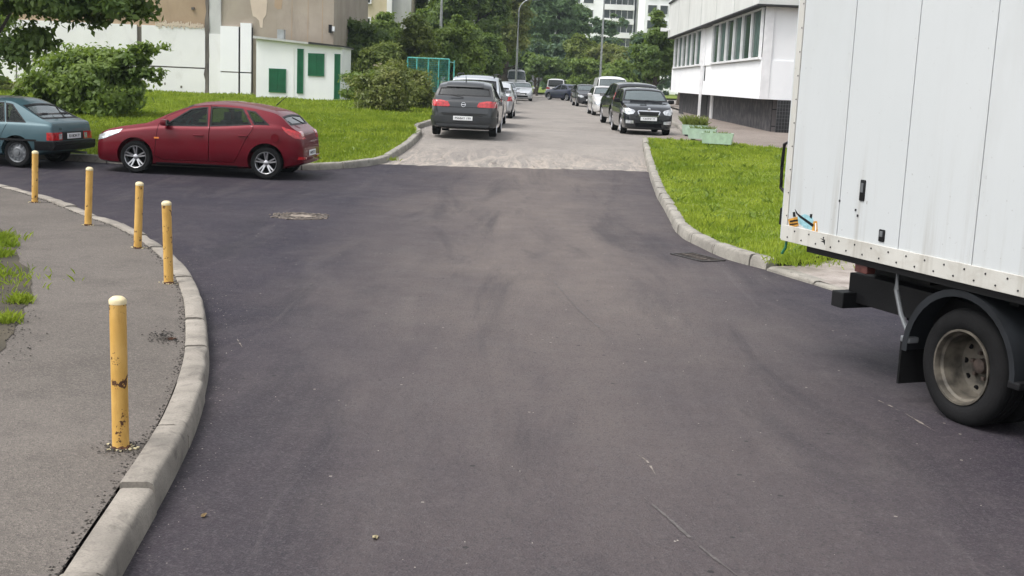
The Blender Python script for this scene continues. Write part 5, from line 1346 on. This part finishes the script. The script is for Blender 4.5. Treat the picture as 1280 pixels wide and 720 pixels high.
# wheel: dual rear, deep dish
wl_ = tl(1192, 470, -.12); wx = wl_[0]; rr_w = .385
gx = (G(1197, 530)-c0).dot(bd); wx = gx
def truckwheel(xc, yc_, dual=True):
    e2 = empty('wheel', (xc, sgn*yc_, rr_w)); e2.parent = tk; e2.rotation_euler = (0, 0, 0 if sgn > 0 else PI)
    bm = bmesh.new(); h = .105; r = rr_w; ri = .245
    for off_ in ((0, -.25) if dual else (0,)):
        prof = [(ri, -h), (r*.9, -h), (r*.975, -h*.82), (r, -h*.6), (r, -h*.36), (r*.975, -h*.34), (r*.975, -h*.28), (r, -h*.26), (r, -.004), (r*.975, 0), (r, .004), (r, h*.26), (r*.975, h*.28), (r*.975, h*.34), (r, h*.36), (r, h*.6), (r*.975, h*.82), (r*.9, h), (r*.78, h+.008), (ri*1.04, h-.004), (ri, h-.015)]
        lathe(bm, [(a, b+off_) for a, b in prof], 48, close=True)
    bmobj('tyre', bm, M['rubber'], e2, 40)
    bm = bmesh.new()
    lathe(bm, [(ri+.002, h-.012), (ri+.004, h+.004), (ri-.010, h+.004), (ri-.016, h-.012), (ri-.018, h-.035), (ri-.032, h-.05), (ri-.034, -.05), (ri-.05, -.085), (.155, -.105), (.12, -.115), (.112, -.09), (.001, -.085)], 48, cap=False)
    rim_ = bmobj('rim', bm, M['rimd'], e2, 38)
    bm = bmesh.new()
    for k in range(10):
        a = 2*PI*k/10
        b2 = bmesh.new(); lathe(b2, [(.001, -.066), (.019, -.066), (.019, -.058), (.001, -.058)], 12); b2.transform(Matrix.Translation((math.cos(a)*.172, -.035, math.sin(a)*.172)) @ Matrix.Scale(1, 4)); bmobj('vent_hole', b2, M['blackm'], rim_)
    bm.free()
    bm = bmesh.new()
    for k in range(6):
        a = 2*PI*k/6+.2; box(bm, (math.cos(a)*.085, -.08, math.sin(a)*.085), (.026, .04, .026), bev=.006)
    lathe(bm, [(.05, -.09), (.05, -.045), (.035, -.035), (.001, -.035)], 16); bmobj('hub', bm, M['rustd'], e2, 40)
    return e2
M['rimd'] = pm('dusty_rim', (.085, .075, .06), .65, .2, var=.6, scale=9); M['rustd'] = pm('rusty_hub', (.05, .035, .028), .8, var=.5, scale=20)
truckwheel(wx, -.19); truckwheel(wx, -BW+.19)
# mudguard: arch over the wheel
bm = bmesh.new(); pr = None; w0, w1 = .02, -.50; n = 20; a0, a1 = R(-2), R(182); Rg = .50
pl = []
for k in range(n+1):
    a = a0+(a1-a0)*k/n; s_ = 1.0-.10*abs(math.sin(2*a))*0; pl.append((wx+math.cos(a)*Rg*1.03, rr_w+.02+math.sin(a)*Rg*.98))
for k in range(n+1):
    x, z = pl[k]; nx_, nz_ = (x-wx)/Rg, (z-rr_w)/Rg
    q = [bm.verts.new((x, sgn*-.03, z)), bm.verts.new((x, sgn*-.50, z)), bm.verts.new((x-nx_*.012, sgn*-.50, z-nz_*.012)), bm.verts.new((x-nx_*.012, sgn*-.06, z-nz_*.012)), bm.verts.new((x-nx_*.045, sgn*-.035, z-nz_*.045))]
    if pr:
        for i in range(5): bm.faces.new((pr[i], pr[(i+1) % 5], q[(i+1) % 5], q[i]))
    else: bm.faces.new(q)
    pr = q
bm.faces.new(pr); bmobj('mudguard', bm, M['guard'] if 'guard' in M else pm('mudguard_plastic', (.014, .016, .019), .6, var=.3, spec=.3), tk, 40)
tb('mud_flap', [(wx-.555, wx-.535, -.48, -.05, .14, .46)], M['rubber'], .004)
bm = bmesh.new(); x, z = wx-.50, .46
tube(bm, [(x, sgn*-.09, z), (x-.11, sgn*-.08, .62), (x-.17, sgn*-.07, .78), (x-.17, sgn*-.07, .93)], .017, 8); bmobj('mudguard_stay', bm, M['steelrim'], tk, 40)
tb('stay_clamp', [(wx-.55, wx-.46, -.13, -.04, .44, .485)], M['steelrim'], .012)
tb('stay_clamp', [(wx+.46, wx+.56, -.13, -.03, .37, .42)], M['black'], .012)
tb('axle', [(wx-.06, wx+.06, -BW+.3, -.3, rr_w-.06, rr_w+.06)], M['blackm'], .02)
tb('underbody_light_block', [(.75, 1.6, -BW+.3, -.62, .42, .64)], M['blackm'], .06)  # added dark block under the box, closes off light from the far side
tb('far_side_light_block', [(.62, wx-.6, -BW+.06, -BW+.03, .45, .94), (wx+.6, BL, -BW+.06, -BW+.03, .42, .94)], M['blackm'])  # added skirts on the unseen side, stop light coming through beneath the box
tb('inner_light_block', [(wx-.56, wx+.58, -.56, -.52, .35, .93)], M['blackm'])  # added sheet inboard of the wheel, blocks light to keep the underside dark
tb('fuel_tank', [(wx+.75, wx+1.7, -.6, -.12, .42, .86)], M['black'], .05)
# rear door rods / handles seen past the corner
bm = bmesh.new(); tube(bm, [(-.03, sgn*-.03, tl(986, 176)[1]), (-.12, sgn*-.03, tl(983, 181)[1]), (-.13, sgn*-.03, tl(981, 210)[1]), (-.12, sgn*-.03, tl(979, 236)[1]), (-.03, sgn*-.03, tl(979, 243)[1])], .014, 8); bmobj('grab_handle', bm, M['black'], tk, 50)
tb('door_hinge', [(-.07, -.03, -.06, -.0, tl(979, 282)[1], tl(979, 260)[1])], M['black'], .01)
bm = bmesh.new(); tube(bm, [(.03, sgn*-.02, DZ+.01), (.02, sgn*-.02, DZ-.06), (-.02, sgn*-.02, DZ-.11)], .011, 6); bmobj('strap', bm, pm('green_strap', (.02, .16, .08), .6), tk)
tb('rear_door', [(-.02, .02, -BW+.05, -.05, DZ+.05, DZ+BH-.05)], M['tbox'])
# cab (out of frame to the right)
bm = bmesh.new(); pc = [(BL+.12, .55), (BL+1.65, .55), (BL+1.72, .95), (BL+1.66, 1.35), (BL+1.30, 2.15), (BL+.25, 2.2), (BL+.12, 2.1)]
b2 = prism(pc, 'Y', -sgn*.08, -sgn*(BW-.08)); bmobj('cab', b2, wht, tk, 30)
bm = prism([(BL+.5, 1.4), (BL+1.45, 1.4), (BL+1.2, 2.0), (BL+.5, 2.02)], 'Y', -sgn*.07, -sgn*(BW-.07)); bmobj('cab_window', bm, M['glassd'], tk)
bm = prism([(-sgn*.2, 1.42), (-sgn*(BW-.2), 1.42), (-sgn*(BW-.3), 2.0), (-sgn*.3, 2.0)], 'X', BL+1.2, BL+1.6)
for v in bm.verts: v.co.x = BL+1.665-(v.co.z-1.35)*.45-(0 if v.co.x > BL+1.4 else .1)
bmobj('windscreen', bm, M['glassd'], tk)
tb('cab_bumper', [(BL+1.55, BL+1.78, -BW+.06, -.06, .45, .75)], M['black'], .03)
truckwheel(BL+.95, -.17, False); truckwheel(BL+.95, -BW+.17, False)

# ------------------------------------------------------------------ bollards
def yellow():
    m = bpy.data.materials.new('weathered_yellow_paint'); m.use_nodes = True; t = m.node_tree; p = t.nodes['Principled BSDF']
    g = nd(t, 'ShaderNodeNewGeometry').outputs['Position']
    c = mixc(t, ramp(t, noise(t, g, 5, 5), .35, .65), (.56, .32, .07), (.66, .40, .11))
    c = mixc(t, mathn(t, 'MULTIPLY', ramp(t, noise(t, g, 6, 6, .7, (4, 4, .8)), .5, .75), .55), c, (.40, .20, .035))
    c = mixc(t, ramp(t, noise(t, g, 13, 5, .7), .60, .62), c, (.075, .028, .012))
    t.links.new(c, p.inputs['Base Color']); p.inputs['Roughness'].default_value = .55
    b = nd(t, 'ShaderNodeBump', Strength=.35, Distance=.006); t.links.new(noise(t, g, 18, 5), b.inputs['Height']); t.links.new(b.outputs[0], p.inputs['Normal']); return m
M['yel'] = yellow(); M['ycap'] = pm('pale_paint_cap', (.66, .56, .34), .6, var=.15, scale=20); M['rust'] = pm('rust', (.07, .03, .015), .9, var=.5, scale=30); M['chip'] = pm('paint_chips', (.55, .48, .30), .9, var=.4, scale=40)
BOL = [((147, 372), (151, 560), 'nearest yellow bollard, rust spotted and flaking at its foot'),
       ((208, 252), (211, 354), 'yellow bollard second from the camera, close beside the bend of the kerb'),
       ((174.5, 228), (172, 310), 'middle yellow bollard of the five along the curved kerb'),
       ((112, 209.5), (110, 281.5), 'yellow bollard in front of the gap between the two left cars\' wheels'),
       ((44, 189), (43.5, 253), 'farthest yellow bollard, in front of the blue grey old hatchback')]
for i, ((tx_, ty_), (bx, by), lab) in enumerate(BOL):
    g = G(bx, by, .13); h_ = D(tx_, ty_, g.y).z-(gzl(g.y)+.128); tp = D(tx_, ty_, g.y)
    e = empty('bollard', (g.x, g.y, gzl(g.y)+.128), 0, lab, 'bollard', 'yellow bollards along the left kerb')
    lean = math.atan2(tp.x-g.x, h_); e.rotation_euler = (0, lean, i*1.3); e.rotation_euler = (0, lean, 0)
    r_ = .0425; bm = bmesh.new(); rg = random.Random(i)
    lathe(bm, [(r_+.001, -.05), (r_, .1), (r_-.0005, h_*.5), (r_, h_-.03)], 28, 'Z'); bmobj('post', bm, M['yel'], e, 40)
    bm = bmesh.new(); lathe(bm, [(r_+.0015, h_-.032), (r_+.002, h_-.012), (r_-.004, h_-.004), (r_*.6, h_+.006), (.001, h_+.010)], 28, 'Z'); bmobj('cap', bm, M['ycap'], e, 40)
    bm = bmesh.new(); lathe(bm, [(r_+.006, -.02), (r_+.008, .006), (r_+.002, .018), (r_-.004, .02)], 20, 'Z'); 
    for v in bm.verts: v.co += Vector((rg.uniform(-.004, .004), rg.uniform(-.004, .004), rg.uniform(-.004, .006)))
    bmobj('rust_collar', bm, M['rust'], e)
    bm = bmesh.new()
    for k in range(26 if i == 0 else 14):
        a = rg.uniform(0, 2*PI); rr2 = r_+abs(rg.gauss(.015, .02)); box(bm, (math.cos(a)*rr2, math.sin(a)*rr2, .006), (rg.uniform(.006, .02), rg.uniform(.006, .016), .006), rz=a)
    bmobj('paint_chips', bm, M['chip'], e)

# ------------------------------------------------------------------ manhole cover and storm drain
g = G(376.5, 271.5); e = empty('manhole_cover', (g.x, g.y, gzl(g.y)+.012), 0, 'round worn manhole cover with pale dust set in the cross street asphalt', 'manhole cover')
M['cover'] = pm('dusty_cast_iron', (.075, .06, .05), .8, var=.5, scale=12); M['dust'] = pm('cover_dust', (.21, .175, .145), .95, var=.5, scale=14); M['iron'] = pm('cast_iron', (.03, .027, .026), .6, var=.4, scale=15)
bm = bmesh.new(); lathe(bm, [(.001, .004), (.30, .004), (.31, -.002), (.315, -.01)], 40, 'Z')
for k in range(-5, 6):
    for q in range(-5, 6):
        if k*k+q*q < 26: box(bm, (k*.05, q*.05, .006), (.03, .03, .006))
bmobj('cover', bm, M['cover'], e)
bm = bmesh.new(); lathe(bm, [(.33, -.01), (.335, .008), (.385, .010), (.40, -.01)], 40, 'Z'); bmobj('frame', bm, M['cover'], e)
bm = bmesh.new(); rg = random.Random(8); n = 22
vs_ = [bm.verts.new((math.cos(2*PI*k/n)*.22*rg.uniform(.6, 1.1)+.0, math.sin(2*PI*k/n)*.17*rg.uniform(.6, 1.1), .0105)) for k in range(n)]; bm.faces.new(vs_)
for k in range(90):
    a = rg.uniform(0, 2*PI); r_ = rg.choice([.325, .41, .2, .42])+rg.gauss(0, .02); box(bm, (math.cos(a)*r_, math.sin(a)*r_, .008), (rg.uniform(.01, .05), rg.uniform(.01, .04), .008), rz=a)
bmobj('dust_patch', bm, M['dust'], e)
ga, gb = G(848, 317), G(897, 329); gd = (gb-ga).normalized(); g = (ga+gb)/2+Vector((-gd.y, gd.x))*.0
e = empty('storm_drain', (g.x, g.y, gzl(g.y)+.012), math.atan2(gd.y, gd.x), 'rectangular cast iron storm drain grate beside the right kerb', 'drain grate')
bm = bmesh.new(); box(bm, (0, 0, -.002), (.66, .36, .006)); bmobj('pit', bm, M['blackm'], e)
bm = bmesh.new()
for (x, y, sx_, sy_) in ((0, .17, .66, .03), (0, -.17, .66, .03), (.32, 0, .03, .34), (-.32, 0, .03, .34)): box(bm, (x, y, .004), (sx_, sy_, .012), bev=.002)
bmobj('frame', bm, M['iron'], e)
bm = bmesh.new()
for k in range(8): box(bm, (-.27+k*.077, 0, .003), (.024, .32, .006), bev=.002)
box(bm, (0, 0, .0035), (.62, .026, .007)); bmobj('grate', bm, M['cover'], e)

# small litter
M['leafd'] = pm('dry_leaf', (.30, .21, .10), .8, var=.3, scale=30)
def litter(px, py, s, label, m, off=.012, name='dry_leaf', cat='leaf'):
    g = G(px, py, off); bm = bmesh.new(); n = 9; rg = random.Random(px)
    c_ = bm.verts.new((0, 0, .012)); rim = [bm.verts.new((math.cos(2*PI*k/n)*s*rg.uniform(.7, 1.2), math.sin(2*PI*k/n)*s*.55*rg.uniform(.7, 1.2), rg.uniform(.0, .014))) for k in range(n)]
    for k in range(n): bm.faces.new((c_, rim[k], rim[(k+1) % n]))
    bmesh.ops.solidify(bm, geom=bm.faces[:], thickness=.002)
    o = bmobj(name, bm, m); o.location = (g.x, g.y, gzl(g.y)+off); o.rotation_euler = (0, 0, rg.uniform(0, 3)); tag(o, label, cat)
litter(255, 645, .024, 'pale dry leaf on the asphalt near the left kerb foot', M['leafd'])
litter(469, 672, .03, 'pale dusty crumb at the bottom of the picture on the road', M['chip'], name='mortar_crumb', cat='debris')
litter(214, 424, .05, 'dark leaf and rubbish scrap at the kerb edge by the second bollard', M['rust'], .132)
# remove temp data
bpy.data.objects.remove(_ta); bpy.data.objects.remove(_tb)
for me in [m for m in bpy.data.meshes if m.users == 0]: bpy.data.meshes.remove(me)
